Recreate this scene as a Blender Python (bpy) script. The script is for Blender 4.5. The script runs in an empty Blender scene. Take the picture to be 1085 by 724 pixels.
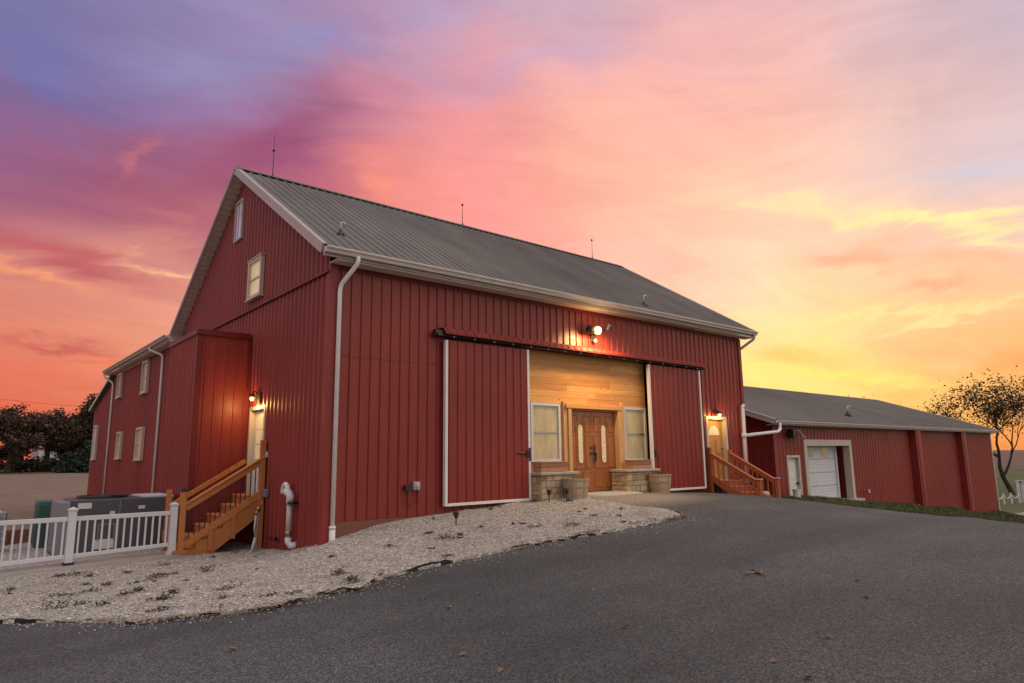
import bpy, bmesh, math, random
import numpy as np
from mathutils import Vector, Matrix, geometry
random.seed(7); np.random.seed(7)
S = bpy.context.scene
COL = S.collection
R = math.radians

# ------------------------------------------------------------------ terrain height
CTRL=[(-5.5,-12,-.64),(-12,-12,-.85),(-3,-18,-.66),(8,-14,-.62),(4,-8,-.46),(7.4,-.6,-.02),(7.4,-2,-.07),(4.98,-.2,-.13),(2.3,-.1,-.29),(1.1,-.1,-.39),(.2,-.15,-.54),(-.15,0,-.72),(1,-1.2,-.55),
(-.1,1.2,-.89),(-.1,2.9,-1.0),(-2,3,-1.0),(-4.6,3,-1.05),(-4.5,-1,-.98),(-4.5,-4,-.85),(-9,-4,-1.0),(-2,-3,-.75),(5.5,-4.1,-.27),(3,-3.5,-.38),(10,-.4,-.12),(12.3,-.3,-.24),(13.1,-2,-.37),(13.6,-1.1,-.37),
(15,-1,-.5),(16.1,-1,-.61),(19.5,-1,-1.0),(23.6,-1,-1.41),(28.65,-1,-1.92),(35.1,-1,-2.56),(40.7,-1,-3.15),(46.5,-1,-3.6),
(14,-3.4,-.62),(10,-5.2,-.33),(10,-8,-.47),(12,-12,-.8),(20,-6,-1.4),(20,-14,-1.45),(30,-6,-2.36),(30,-18,-2.4),(40,-6,-3.3),
(19.3,1.7,-.76),(21.2,1.7,-.81),(25.4,1.7,-1.15),(31.7,1.7,-1.66),(38.3,1.7,-2.25),(46.2,1.7,-2.9),(16,3,-.7),
(52,1,-3.6),(62,5,-3.5),(48,10,-3.1),(60,20,-3.2),(-4,7,-1.1),(-4,15,-1.15),(-6,28,-1.2),(-15,10,-1.3),(-15,30,-1.3),(14,25,-.9),(5,25,-1.0),
(-60,60,-1.4),(-30,150,-1.2),(85,30,-1.9),(100,60,-1.0),(70,110,-1.0),(-120,20,-1.5),(-40,-60,-1),(60,-60,-4),(140,10,-1.2),(125,90,.2),(0,170,-.9)]
P=np.array(CTRL,float)
def _U(r2): return np.where(r2>0,.5*r2*np.log(np.maximum(r2,1e-12)),0)
def _fit():
    n=len(P); xy=P[:,:2]/10
    K=_U(((xy[:,None]-xy[None])**2).sum(-1))+np.eye(n)*.002
    Q=np.c_[np.ones(n),xy]; A=np.zeros((n+3,n+3)); A[:n,:n]=K;A[:n,n:]=Q;A[n:,:n]=Q.T
    return np.linalg.solve(A,np.r_[P[:,2],0,0,0])
_W=_fit()
def gz(x,y):
    x=np.asarray(x,float);y=np.asarray(y,float); sh=x.shape
    q=np.c_[x.ravel(),y.ravel()]/10
    r=np.hypot(q[:,0],q[:,1]); s=np.where(r>18,18/np.maximum(r,1e-9),1); q=q*s[:,None]
    d=_U(((q[:,None]-P[None,:,:2]/10)**2).sum(-1))
    return (d@_W[:-3]+_W[-3]+q@_W[-2:]).reshape(sh)


def gh(x, y): return float(gz(np.array([x]), np.array([y]))[0])

# ------------------------------------------------------------------ node helpers
def lin(c):
    c = c / 255.0
    return c / 12.92 if c <= .04045 else ((c + .055) / 1.055) ** 2.4
def rgb(r, g, b): return (lin(r), lin(g), lin(b), 1)

class NT:
    def __init__(s, tree): s.t = tree
    def n(s, typ, ins=None, **props):
        nd = s.t.nodes.new(typ)
        for k, v in props.items(): setattr(nd, k, v)
        for k, v in (ins or {}).items(): s.put(nd, k, v)
        return nd
    def put(s, nd, k, v):
        sock = nd.inputs[k]
        if isinstance(v, bpy.types.NodeSocket): s.t.links.new(v, sock)
        elif isinstance(v, bpy.types.Node): s.t.links.new(v.outputs[0], sock)
        else: sock.default_value = v
    def math(s, op, a, b=0.0, c=None, clamp=False):
        nd = s.n('ShaderNodeMath', {0: a, 1: b}, operation=op, use_clamp=clamp)
        if c is not None: s.put(nd, 2, c)
        return nd.outputs[0]
    def mix(s, f, a, b, mode='MIX'):
        nd = s.n('ShaderNodeMix', data_type='RGBA', blend_type=mode)
        s.put(nd, 0, f); s.put(nd, 6, a); s.put(nd, 7, b)
        return nd.outputs[2]
    def ramp(s, f, stops, interp='LINEAR'):
        nd = s.n('ShaderNodeValToRGB', {0: f}); cr = nd.color_ramp; cr.interpolation = interp
        while len(cr.elements) < len(stops): cr.elements.new(.5)
        for e, (p, c) in zip(cr.elements, stops):
            e.position = p; e.color = c if len(c) == 4 else (*c, 1)
        return nd.outputs[0]
    def noise(s, vec, scale, detail=4, rough=.5, dist=0.0, out=0):
        return s.n('ShaderNodeTexNoise', {'Vector': vec, 'Scale': scale, 'Detail': detail, 'Roughness': rough, 'Distortion': dist}).outputs[out]
    def mapping(s, vec, scale=(1, 1, 1), rot=(0, 0, 0), loc=(0, 0, 0)):
        return s.n('ShaderNodeMapping', {'Vector': vec, 'Scale': scale, 'Rotation': rot, 'Location': loc}).outputs[0]
    def obj(s): return s.n('ShaderNodeTexCoord').outputs['Object']
    def pos(s): return s.n('ShaderNodeNewGeometry').outputs['Position']
    def island(s): return s.n('ShaderNodeNewGeometry').outputs['Random Per Island']

def grey(v): return (v, v, v, 1)

def mat(name, fn, rough=.5, metal=0.0, spec=.5, **kw):
    m = bpy.data.materials.new(name); m.use_nodes = True
    T = NT(m.node_tree); b = m.node_tree.nodes['Principled BSDF']
    b.inputs['Roughness'].default_value = rough; b.inputs['Metallic'].default_value = metal
    b.inputs['Specular IOR Level'].default_value = spec
    r = fn(T)
    if not isinstance(r, dict): r = {'Base Color': r}
    for k, v in r.items():
        if k == 'bump':
            h, st, di = v
            bn = T.n('ShaderNodeBump', {'Height': h, 'Strength': st, 'Distance': di})
            T.put(b, 'Normal', bn.outputs[0])
        else: T.put(b, k, v)
    return m

def varied(c, amt=.15, scale=2.0, bump=None, isl=0.0, fine=None):
    """one base colour with soft mottling; optional per-island tone and bump"""
    def fn(T):
        o = T.obj(); n = T.noise(o, scale, 5, .6)
        k = T.math('MULTIPLY_ADD', T.math('SUBTRACT', n, .5), 2 * amt * 2, 1.0)
        if isl:
            k = T.math('MULTIPLY', k, T.math('MULTIPLY_ADD', T.math('SUBTRACT', T.island(), .5), 2 * isl, 1.0))
        col = T.mix(1.0, c, T.n('ShaderNodeCombineColor', {0: k, 1: k, 2: k}).outputs[0], 'MULTIPLY')
        d = {'Base Color': col}
        if bump: d['bump'] = (T.noise(o, bump[0], 4, .6), bump[1], bump[2])
        return d
    return fn

def metal_red(base):
    def fn(T):
        o = T.obj()
        streak = T.noise(T.mapping(o, (7, 7, .5)), 1.0, 5, .62)
        big = T.noise(o, .35, 3, .5)
        k = T.math('ADD', T.math('MULTIPLY_ADD', T.math('SUBTRACT', streak, .5), .5, 1.0), T.math('MULTIPLY', T.math('SUBTRACT', big, .5), .6))
        col = T.mix(1.0, base, T.n('ShaderNodeCombineColor', {0: k, 1: k, 2: k}).outputs[0], 'MULTIPLY')
        ro = T.math('MULTIPLY_ADD', T.noise(o, 1.6, 4, .6), .25, .31)
        return {'Base Color': col, 'Roughness': ro, 'bump': (T.noise(T.mapping(o, (2.2, 2.2, .8)), 1.0, 1, .5), .1, .03)}
    return fn

def roof_fn(T):
    o = T.obj()
    n = T.noise(T.mapping(o, (1.2, .35, .35)), 1.0, 6, .62); big = T.noise(o, .16, 3)
    k = T.math('ADD', T.math('MULTIPLY', n, .8), T.math('MULTIPLY', big, .6))
    col = T.ramp(k, [(.4, (.095, .086, .075)), (.7, (.15, .136, .12)), (1.0, (.215, .196, .175))])
    return {'Base Color': col, 'Roughness': T.math('MULTIPLY_ADD', n, .25, .5)}

def wood_fn(c1, c2, axis=0, knots=True, isl=.28, grain=1.0):
    def fn(T):
        o = T.obj(); r = T.island()
        off = T.n('ShaderNodeCombineXYZ', {0: T.math('MULTIPLY', r, 37.0), 1: T.math('MULTIPLY', r, 11.0), 2: T.math('MULTIPLY', r, 23.0)}).outputs[0]
        v = T.n('ShaderNodeVectorMath', {0: o, 1: off}, operation='ADD').outputs[0]
        sc = [22, 22, 22]; sc[axis] = 1.3
        g = T.noise(T.mapping(v, tuple(a * grain for a in sc)), 1.0, 6, .6, .6)
        t = T.math('ADD', T.math('MULTIPLY', g, .75), T.math('MULTIPLY', r, isl * 2))
        col = T.ramp(t, [(.18, c1), (.85, c2)])
        d = {}
        if knots:
            sk = [7.5, 7.5, 7.5]; sk[axis] = 4.2
            vo = T.n('ShaderNodeTexVoronoi', {'Vector': T.mapping(v, tuple(sk)), 'Scale': 1.0, 'Randomness': 1.0}).outputs['Distance']
            kn = T.ramp(vo, [(.06, grey(1)), (.17, grey(0))])
            patch = T.ramp(T.noise(v, 2.2, 2), [(.4, grey(0)), (.5, grey(1))])
            col = T.mix(T.math('MULTIPLY', T.math('MULTIPLY', kn, patch), .8), col, (c1[0] * .3, c1[1] * .22, c1[2] * .2, 1))
        d['Base Color'] = col; d['bump'] = (g, .25, .004)
        return d
    return fn

def asphalt_fn(T):
    p = T.pos()
    n1 = T.noise(p, 150, 2, .6); n2 = T.noise(p, 38, 3, .7); n3 = T.noise(p, .32, 4, .6)
    vo = T.n('ShaderNodeTexVoronoi', {'Vector': p, 'Scale': 88.0})
    st = T.n('ShaderNodeSeparateColor', {0: vo.outputs['Color']}).outputs[0]
    k = T.math('ADD', T.math('MULTIPLY', st, .38), T.math('ADD', T.math('MULTIPLY', n1, .28), T.math('MULTIPLY', n2, .42)))
    col = T.ramp(k, [(.28, (.012, .0125, .0135)), (.52, (.043, .045, .0465)), (.8, (.165, .165, .165))])
    # worn wheel paths along the drive and darker seal patches
    w = T.noise(T.mapping(p, (.12, .75, .1), (0, 0, R(18))), 1.0, 5, .6)
    k2 = T.math('MULTIPLY_ADD', T.math('SUBTRACT', w, .5), 1.2, 1.0)
    k3 = T.math('MULTIPLY_ADD', T.math('SUBTRACT', n3, .5), 1.5, 1.0)
    kk = T.math('MULTIPLY', k2, k3)
    col = T.mix(1.0, col, T.n('ShaderNodeCombineColor', {0: kk, 1: kk, 2: kk}).outputs[0], 'MULTIPLY')
    # pale tan speckled patch, fading outwards, on the drive below the doorway
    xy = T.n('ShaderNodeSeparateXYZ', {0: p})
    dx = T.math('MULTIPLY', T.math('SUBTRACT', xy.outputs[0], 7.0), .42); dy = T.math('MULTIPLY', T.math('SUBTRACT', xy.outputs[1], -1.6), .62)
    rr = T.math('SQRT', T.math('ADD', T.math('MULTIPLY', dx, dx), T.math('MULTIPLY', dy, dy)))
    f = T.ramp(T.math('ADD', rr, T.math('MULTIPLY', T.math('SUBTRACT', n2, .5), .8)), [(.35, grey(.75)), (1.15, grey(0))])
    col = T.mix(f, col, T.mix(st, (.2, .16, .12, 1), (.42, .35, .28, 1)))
    return {'Base Color': col, 'bump': (T.math('ADD', T.math('MULTIPLY', vo.outputs['Distance'], -1.2), n1), .55, .008)}

def gravel_fn(T):
    p = T.pos()
    vo = T.n('ShaderNodeTexVoronoi', {'Vector': p, 'Scale': 24.0})
    st = T.n('ShaderNodeSeparateColor', {0: vo.outputs['Color']})
    col = T.ramp(st.outputs[0], [(0, (.25, .215, .18)), (.35, (.4, .36, .315)), (.8, (.52, .48, .43)), (1, (.66, .62, .57))])
    gap = T.ramp(vo.outputs['Distance'], [(.35, grey(0)), (.75, grey(1))])
    col = T.mix(T.math('MULTIPLY', gap, .75), col, (.2, .17, .145, 1))
    n = T.noise(p, 1.1, 4, .65); f = T.ramp(n, [(.5, grey(0)), (.72, grey(.5))])
    col = T.mix(f, col, (.2, .16, .13, 1))
    return {'Base Color': col, 'bump': (T.math('SUBTRACT', 1.0, vo.outputs['Distance']), 1.0, .03)}

def terrain_fn(T):
    p = T.pos(); xy = T.n('ShaderNodeSeparateXYZ', {0: p})
    X, Y = xy.outputs[0], xy.outputs[1]
    n = T.noise(p, .5, 6, .65); nf = T.noise(p, 7, 4, .7); nb = T.noise(p, .05, 3)
    tan = T.ramp(T.math('ADD', T.math('MULTIPLY', n, .5), T.math('MULTIPLY', nf, .5)), [(.25, (.085, .06, .04)), (.5, (.17, .122, .082)), (.75, (.27, .195, .13))])
    grn = T.ramp(T.math('ADD', T.math('MULTIPLY', n, .5), T.math('MULTIPLY', nf, .5)), [(.3, (.035, .045, .014)), (.52, (.075, .095, .028)), (.75, (.15, .14, .055))])
    brn = T.ramp(T.noise(T.mapping(p, (.25, .25, .25)), 1.0, 5, .7), [(.3, (.085, .05, .038)), (.7, (.17, .105, .08))])
    wob = T.math('MULTIPLY', T.math('SUBTRACT', nb, .5), 24.0)
    fg = T.ramp(T.math('MULTIPLY_ADD', X, .1, -1.25), [(.0, grey(0)), (.1, grey(1))])
    col = T.mix(fg, tan, grn)
    rad = T.math('SQRT', T.math('ADD', T.math('MULTIPLY', X, X), T.math('MULTIPLY', Y, Y)))
    fb = T.math('MULTIPLY', fg, T.ramp(T.math('DIVIDE', T.math('ADD', rad, wob), 1000.0), [(.112, grey(0)), (.116, grey(1))]))
    col = T.mix(fb, col, brn)
    # far edge of the stubble field turns to rough grass under the trees
    fe = T.math('MULTIPLY', T.math('SUBTRACT', 1.0, fg), T.ramp(T.math('DIVIDE', T.math('ADD', Y, wob), 1000.0), [(.135, grey(0)), (.142, grey(1))]))
    col = T.mix(fe, col, T.mix(nf, (.06, .06, .025, 1), (.16, .12, .07, 1)))
    return {'Base Color': col, 'bump': (nf, .6, .06)}

def stone_fn(T):
    o = T.obj(); r = T.island()
    base = T.ramp(r, [(0, (.23, .14, .07)), (.3, (.42, .29, .155)), (.6, (.52, .4, .25)), (.85, (.33, .26, .18)), (1, (.62, .5, .34))])
    n = T.noise(o, 9, 6, .7)
    k = T.math('MULTIPLY_ADD', n, 1.1, .45)
    return {'Base Color': T.mix(1.0, base, T.n('ShaderNodeCombineColor', {0: k, 1: k, 2: k}).outputs[0], 'MULTIPLY'), 'bump': (T.noise(o, 22, 5, .7), .9, .02)}

def leaf_fn(stops):
    def fn(T):
        r = T.island()
        return {'Base Color': T.ramp(r, stops), 'Roughness': .75}
    return fn

def emis(name, col, strength):
    def fn(T): return {'Base Color': (.8, .8, .8, 1), 'Emission Color': col, 'Emission Strength': strength}
    return mat(name, fn)

def pane_fn(base, strength, emi=None):
    def fn(T):
        o = T.obj()
        n = T.noise(T.mapping(o, (3, 3, 1.2)), 1.0, 5, .65)  # blotchy reflections painted into the pane's colour and glow
        fold = T.n('ShaderNodeTexNoise', {'Vector': T.mapping(o, (26, 26, .5)), 'Scale': 1.0, 'Detail': 3.0}).outputs[0]
        k = T.math('ADD', T.math('MULTIPLY_ADD', n, 1.1, .3), T.math('MULTIPLY', fold, .3))
        c = T.mix(1.0, base, T.n('ShaderNodeCombineColor', {0: k, 1: k, 2: k}).outputs[0], 'MULTIPLY')
        return {'Base Color': c, 'Emission Color': T.mix(1.0, emi or base, T.n('ShaderNodeCombineColor', {0: k, 1: k, 2: k}).outputs[0], 'MULTIPLY'), 'Emission Strength': strength, 'Coat Weight': .6, 'Coat Roughness': .03}
    return fn

M = {}
M['red'] = mat('red_metal_siding', metal_red((.225, .025, .018, 1)), spec=.4)
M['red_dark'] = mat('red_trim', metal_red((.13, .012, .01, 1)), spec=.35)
M['skirt'] = mat('red_brown_board', wood_fn((.1, .035, .025, 1), (.2, .07, .05, 1), 0, False), .7)
M['roof'] = mat('grey_metal_roof', roof_fn, .5, 0, .3)
M['fascia'] = mat('taupe_trim', varied((.4, .36, .33, 1), .08, 3), .45)
M['soffit'] = mat('soffit', varied((.6, .51, .43, 1), .08, 4), .6)
M['gutter'] = mat('gutter_metal', varied((.52, .46, .42, 1), .12, 2.5), .38)
M['white'] = mat('white_metal', varied((.7, .66, .64, 1), .09, 3), .4)
M['pvc'] = mat('white_vinyl', varied((.58, .57, .59, 1), .06, 4), .32)
M['pvcgrey'] = mat('grey_pvc', varied((.42, .38, .36, 1), .1, 5), .4)
M['beige'] = mat('beige_trim', varied((.5, .43, .35, 1), .08, 3), .5)
M['black'] = mat('black_metal', varied((.016, .015, .015, 1), .2, 8), .45)
M['darkgap'] = mat('dark_interior', varied((.012, .008, .008, 1), .2, 2), .9)
M['pine'] = mat('pine_boards', wood_fn((.36, .135, .034, 1), (.76, .39, .125, 1), 0, True, .17, .8), .6)
M['pinev'] = mat('pine_posts', wood_fn((.34, .15, .05, 1), (.62, .36, .15, 1), 2, True, .2), .6)
M['doorwood'] = mat('stained_door', wood_fn((.24, .075, .022, 1), (.46, .17, .05, 1), 2, False, .04), .35)
M['sidedoor'] = mat('golden_door', wood_fn((.34, .15, .035, 1), (.52, .25, .06, 1), 2, False, .1), .4)
M['deck'] = mat('treated_lumber', wood_fn((.24, .075, .017, 1), (.46, .165, .04, 1), 0, True, .22), .6)
M['deckred'] = mat('red_stained_lumber', wood_fn((.2, .045, .018, 1), (.36, .095, .035, 1), 1, False, .2), .55)
M['barrel'] = mat('weathered_oak', wood_fn((.26, .165, .09, 1), (.52, .36, .22, 1), 2, False, .3), .75)
M['planter'] = mat('cedar_boards', wood_fn((.25, .1, .05, 1), (.43, .2, .11, 1), 0, True, .25), .7)
M['band'] = mat('barrel_band', varied((.36, .3, .25, 1), .2, 9), .5, .4)
M['soil'] = mat('soil', varied((.05, .035, .025, 1), .4, 20), .95)
M['stone'] = mat('field_stone', stone_fn, .85)
M['mortar'] = mat('mortar', varied((.36, .3, .23, 1), .15, 14, (40, .5, .01)), .9)
M['cap'] = mat('stone_cap', varied((.38, .34, .29, 1), .16, 5, (25, .5, .01)), .8)
M['concrete'] = mat('concrete', varied((.4, .365, .33, 1), .16, 2.2, (50, .3, .006)), .85)
M['conc_path'] = mat('concrete_path', varied((.3, .255, .225, 1), .16, 2.2, (50, .3, .006)), .85)
M['asphalt'] = mat('asphalt', asphalt_fn, .82)
M['gravel'] = mat('limestone_gravel', gravel_fn, .85)
M['pebble'] = mat('pebbles', lambda T: {'Base Color': T.ramp(T.island(), [(0, (.15, .12, .095)), (.14, (.34, .3, .255)), (.6, (.48, .44, .39)), (1, (.62, .58, .52))]), 'bump': (T.noise(T.pos(), 60, 3), .4, .004)}, .85)
M['terrain'] = mat('fields', terrain_fn, .95)
M['grass'] = mat('grass_blades', leaf_fn([(0, (.03, .045, .012)), (.5, (.085, .11, .03)), (.85, (.15, .16, .055)), (1, (.26, .2, .1))]), .7)
M['weed'] = mat('weed_leaves', leaf_fn([(0, (.03, .028, .016)), (.5, (.075, .06, .035)), (1, (.14, .085, .055))]), .8)
M['litter'] = mat('leaf_litter', leaf_fn([(0, (.07, .035, .02)), (.5, (.19, .1, .05)), (1, (.33, .2, .11))]), .8)
M['edging'] = mat('black_edging', varied((.012, .011, .011, 1), .3, 6), .6)
M['hvac'] = mat('charcoal_cabinet', varied((.058, .055, .066, 1), .12, 2), .5)
M['hvaclight'] = mat('grey_cabinet', varied((.2, .2, .225, 1), .12, 3), .45, .2)
M['green'] = mat('green_cabinet', varied((.035, .1, .092, 1), .1, 4), .5)
M['sticker'] = mat('pale_sticker', varied((.55, .54, .56, 1), .12, 14), .5)
M['yellow'] = mat('yellow_sticker', varied((.5, .33, .06, 1), .1, 8), .5)
M['doorwhite'] = mat('white_door', varied((.62, .63, .66, 1), .06, 3), .4)
M['brass'] = mat('brass', varied((.35, .22, .09, 1), .1, 9), .35, .9)
M['steel'] = mat('steel', varied((.42, .41, .4, 1), .12, 9), .35, .8)
M['curtain'] = mat('curtained_pane', pane_fn((.4, .32, .18, 1), .06, (.8, .6, .3, 1)), .5)
M['litpane'] = mat('lit_pane', pane_fn((.5, .42, .28, 1), .3, (1, .74, .34, 1)), .5)
M['greypane'] = mat('grey_pane', pane_fn((.42, .44, .5, 1), .12, (.6, .65, .8, 1)), .4)
M['doorlite'] = mat('leaded_glass', lambda T: {'Base Color': T.ramp(T.n('ShaderNodeTexVoronoi', {'Vector': T.mapping(T.obj(), (22, 22, 12)), 'Scale': 1.0}).outputs['Distance'], [(.1, (.7, .58, .36)), (.6, (.42, .34, .2))]), 'Emission Color': (1, .75, .4, 1), 'Emission Strength': .18}, .25)
M['bark'] = mat('bark', varied((.03, .023, .018, 1), .3, 4, (9, .8, .05)), .9)
M['autumn'] = mat('autumn_leaves', leaf_fn([(0, (.01, .009, .006)), (.45, (.026, .021, .011)), (.8, (.046, .03, .015)), (1, (.075, .038, .018))]), .8)
M['rust'] = mat('russet_leaves', leaf_fn([(0, (.022, .014, .008)), (.5, (.058, .028, .013)), (1, (.11, .05, .02))]), .8)
M['olive'] = mat('olive_leaves', leaf_fn([(0, (.014, .015, .006)), (.5, (.04, .042, .016)), (1, (.085, .075, .03))]), .8)
M['needles'] = mat('evergreen_needles', leaf_fn([(0, (.007, .014, .008)), (.6, (.018, .032, .017)), (1, (.035, .05, .026))]), .85)
M['house_wall'] = mat('far_house_wall', varied((.5, .3, .3, 1), .1, 1), .8)  # pink light on the house put into its wall and roof colours
M['house_roof'] = mat('far_house_roof', varied((.2, .12, .12, 1), .1, 1), .8)
M['bulb'] = emis('lit_bulb', (1, .52, .12, 1), 3.4)
M['bulbw'] = emis('lit_floodlamp', (1, .62, .16, 1), 3.2)
M['glassdark'] = mat('lamp_glass', varied((.25, .27, .25, 1), .1, 8), .15)
M['bucket'] = mat('white_plastic', varied((.66, .66, .7, 1), .05, 5), .4)

# ------------------------------------------------------------------ mesh builder
class MB:
    def __init__(s): s.v = []; s.f = []; s.m = []; s.T = None
    def frame(s, o, u, n):
        """local (along, out, up) -> world"""
        s.T = lambda p: (o[0] + u[0] * p[0] + n[0] * p[1], o[1] + u[1] * p[0] + n[1] * p[1], o[2] + p[2]); return s
    def add(s, vs, fs, mi=0):
        k = len(s.v); s.v += [tuple(s.T(p)) if s.T else tuple(p) for p in vs]
        s.f += [tuple(i + k for i in f) for f in fs]; s.m += [mi] * len(fs); return s
    def box(s, a, b, mi=0, ch=0.0):
        x0, y0, z0 = a; x1, y1, z1 = b
        return s.add([(x0, y0, z0), (x1, y0, z0), (x1, y1, z0), (x0, y1, z0), (x0, y0, z1), (x1, y0, z1), (x1, y1, z1), (x0, y1, z1)],
              [(0, 3, 2, 1), (4, 5, 6, 7), (0, 1, 5, 4), (1, 2, 6, 5), (2, 3, 7, 6), (3, 0, 4, 7)], mi)
    def prism(s, prof, a, b, mi=0, cap=True):
        """profile points offset from a and b: prof list of 3-vectors"""
        n = len(prof)
        vs = [tuple(Vector(a) + Vector(p)) for p in prof] + [tuple(Vector(b) + Vector(p)) for p in prof]
        fs = [(i, (i + 1) % n, n + (i + 1) % n, n + i) for i in range(n)]
        if cap: fs += [tuple(range(n - 1, -1, -1)), tuple(range(n, 2 * n))]
        return s.add(vs, fs, mi)
    def bar(s, a, b, w, h, mi=0, up=(0, 0, 1)):
        a = Vector(a); b = Vector(b); d = (b - a).normalized(); u = Vector(up)
        r = d.cross(u); r = r.normalized() if r.length > 1e-6 else Vector((1, 0, 0)); u = r.cross(d).normalized()
        return s.prism([r * w / 2 + u * h / 2, r * w / 2 - u * h / 2, -r * w / 2 - u * h / 2, -r * w / 2 + u * h / 2], a, b, mi)
    def tube(s, pts, r, n=10, mi=0, cap=True):
        pts = [Vector(p) for p in pts]; rs = r if isinstance(r, (list, tuple)) else [r] * len(pts)
        k = []; ref = None
        vs = []; fs = []
        for i, p in enumerate(pts):
            d = (pts[min(i + 1, len(pts) - 1)] - pts[max(i - 1, 0)])
            d = d.normalized() if d.length > 1e-9 else Vector((0, 0, 1))
            if ref is None:
                ref = d.orthogonal().normalized()
            ref = (ref - d * ref.dot(d)); ref = ref.normalized() if ref.length > 1e-6 else d.orthogonal().normalized()
            bi = d.cross(ref)
            for j in range(n):
                a = 2 * math.pi * j / n
                vs.append(tuple(p + (ref * math.cos(a) + bi * math.sin(a)) * rs[i]))
        for i in range(len(pts) - 1):
            for j in range(n):
                fs.append((i * n + j, i * n + (j + 1) % n, (i + 1) * n + (j + 1) % n, (i + 1) * n + j))
        if cap: fs += [tuple(range(n - 1, -1, -1)), tuple(range((len(pts) - 1) * n, len(pts) * n))]
        return s.add(vs, fs, mi)
    def lathe(s, c, prof, n=20, mi=0):
        vs = []; fs = []
        for (r, z) in prof:
            for j in range(n):
                a = 2 * math.pi * j / n; vs.append((c[0] + r * math.cos(a), c[1] + r * math.sin(a), c[2] + z))
        for i in range(len(prof) - 1):
            for j in range(n): fs.append((i * n + j, i * n + (j + 1) % n, (i + 1) * n + (j + 1) % n, (i + 1) * n + j))
        fs += [tuple(range(n - 1, -1, -1)), tuple(range((len(prof) - 1) * n, len(prof) * n))]
        return s.add(vs, fs, mi)
    def ball(s, c, r, mi=0, n=12, sq=(1, 1, 1)):
        vs = []; fs = []; m = n // 2
        for i in range(1, m):
            t = math.pi * i / m
            for j in range(n):
                a = 2 * math.pi * j / n
                vs.append((c[0] + r * sq[0] * math.sin(t) * math.cos(a), c[1] + r * sq[1] * math.sin(t) * math.sin(a), c[2] + r * sq[2] * math.cos(t)))
        vs += [(c[0], c[1], c[2] + r * sq[2]), (c[0], c[1], c[2] - r * sq[2])]
        for i in range(m - 2):
            for j in range(n): fs.append((i * n + j, (i + 1) * n + j, (i + 1) * n + (j + 1) % n, i * n + (j + 1) % n))
        T, B = (m - 1) * n, (m - 1) * n + 1
        for j in range(n): fs += [(T, j, (j + 1) % n), (B, (m - 2) * n + (j + 1) % n, (m - 2) * n + j)]
        return s.add(vs, fs, mi)
    def quad(s, a, b, c, d, mi=0): return s.add([a, b, c, d], [(0, 1, 2, 3)], mi)
    def mesh(s, name, mats, bevel=0.0, smooth=False, recalc=True):
        me = bpy.data.meshes.new(name); me.from_pydata(s.v, [], s.f)
        for m in (mats if isinstance(mats, (list, tuple)) else [mats]): me.materials.append(m)
        me.polygons.foreach_set('material_index', s.m)
        if recalc or bevel:
            bm = bmesh.new(); bm.from_mesh(me)
            if recalc: bmesh.ops.recalc_face_normals(bm, faces=bm.faces[:])
            if bevel:
                es = [e for e in bm.edges if len(e.link_faces) == 2 and e.calc_face_angle(0) > .6]
                bmesh.ops.bevel(bm, geom=es, offset=bevel, segments=1, affect='EDGES', clamp_overlap=True)
            bm.to_mesh(me); bm.free()
        if smooth: me.polygons.foreach_set('use_smooth', [True] * len(me.polygons))
        me.update(); return me

def tag(o, label=None, cat=None, group=None, kind=None):
    for k, v in (('label', label), ('category', cat), ('group', group), ('kind', kind)):
        if v: o[k] = v
    return o
def thing(name, label, cat, loc, group=None):
    o = bpy.data.objects.new(name, None); COL.objects.link(o); o.location = loc; o.empty_display_size = .2
    return tag(o, label, cat, group)
def link(name, me, parent=None, label=None):
    """parts are modelled in world coordinates: a part hangs under its thing's Empty with the opposite offset"""
    o = bpy.data.objects.new(name, me); COL.objects.link(o)
    if parent:
        o.parent = parent
        if parent.type == 'EMPTY': o.location = -parent.location
    if label: o['label'] = label
    return o
def parts(name, mbs, mats, parent=None, label=None, **kw):
    return [part(name, m_, mats, parent, label, **kw) for m_ in mbs]
def BX(a, b, mi=0): return MB().box(a, b, mi)
def part(name, mb, mats, parent=None, label=None, **kw): return link(name, mb.mesh(name, mats, **kw), parent, label)
def single(name, mb, mats, label, cat, group=None, kind=None, **kw):
    return tag(part(name, mb, mats, **kw), label, cat, group, kind)

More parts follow.
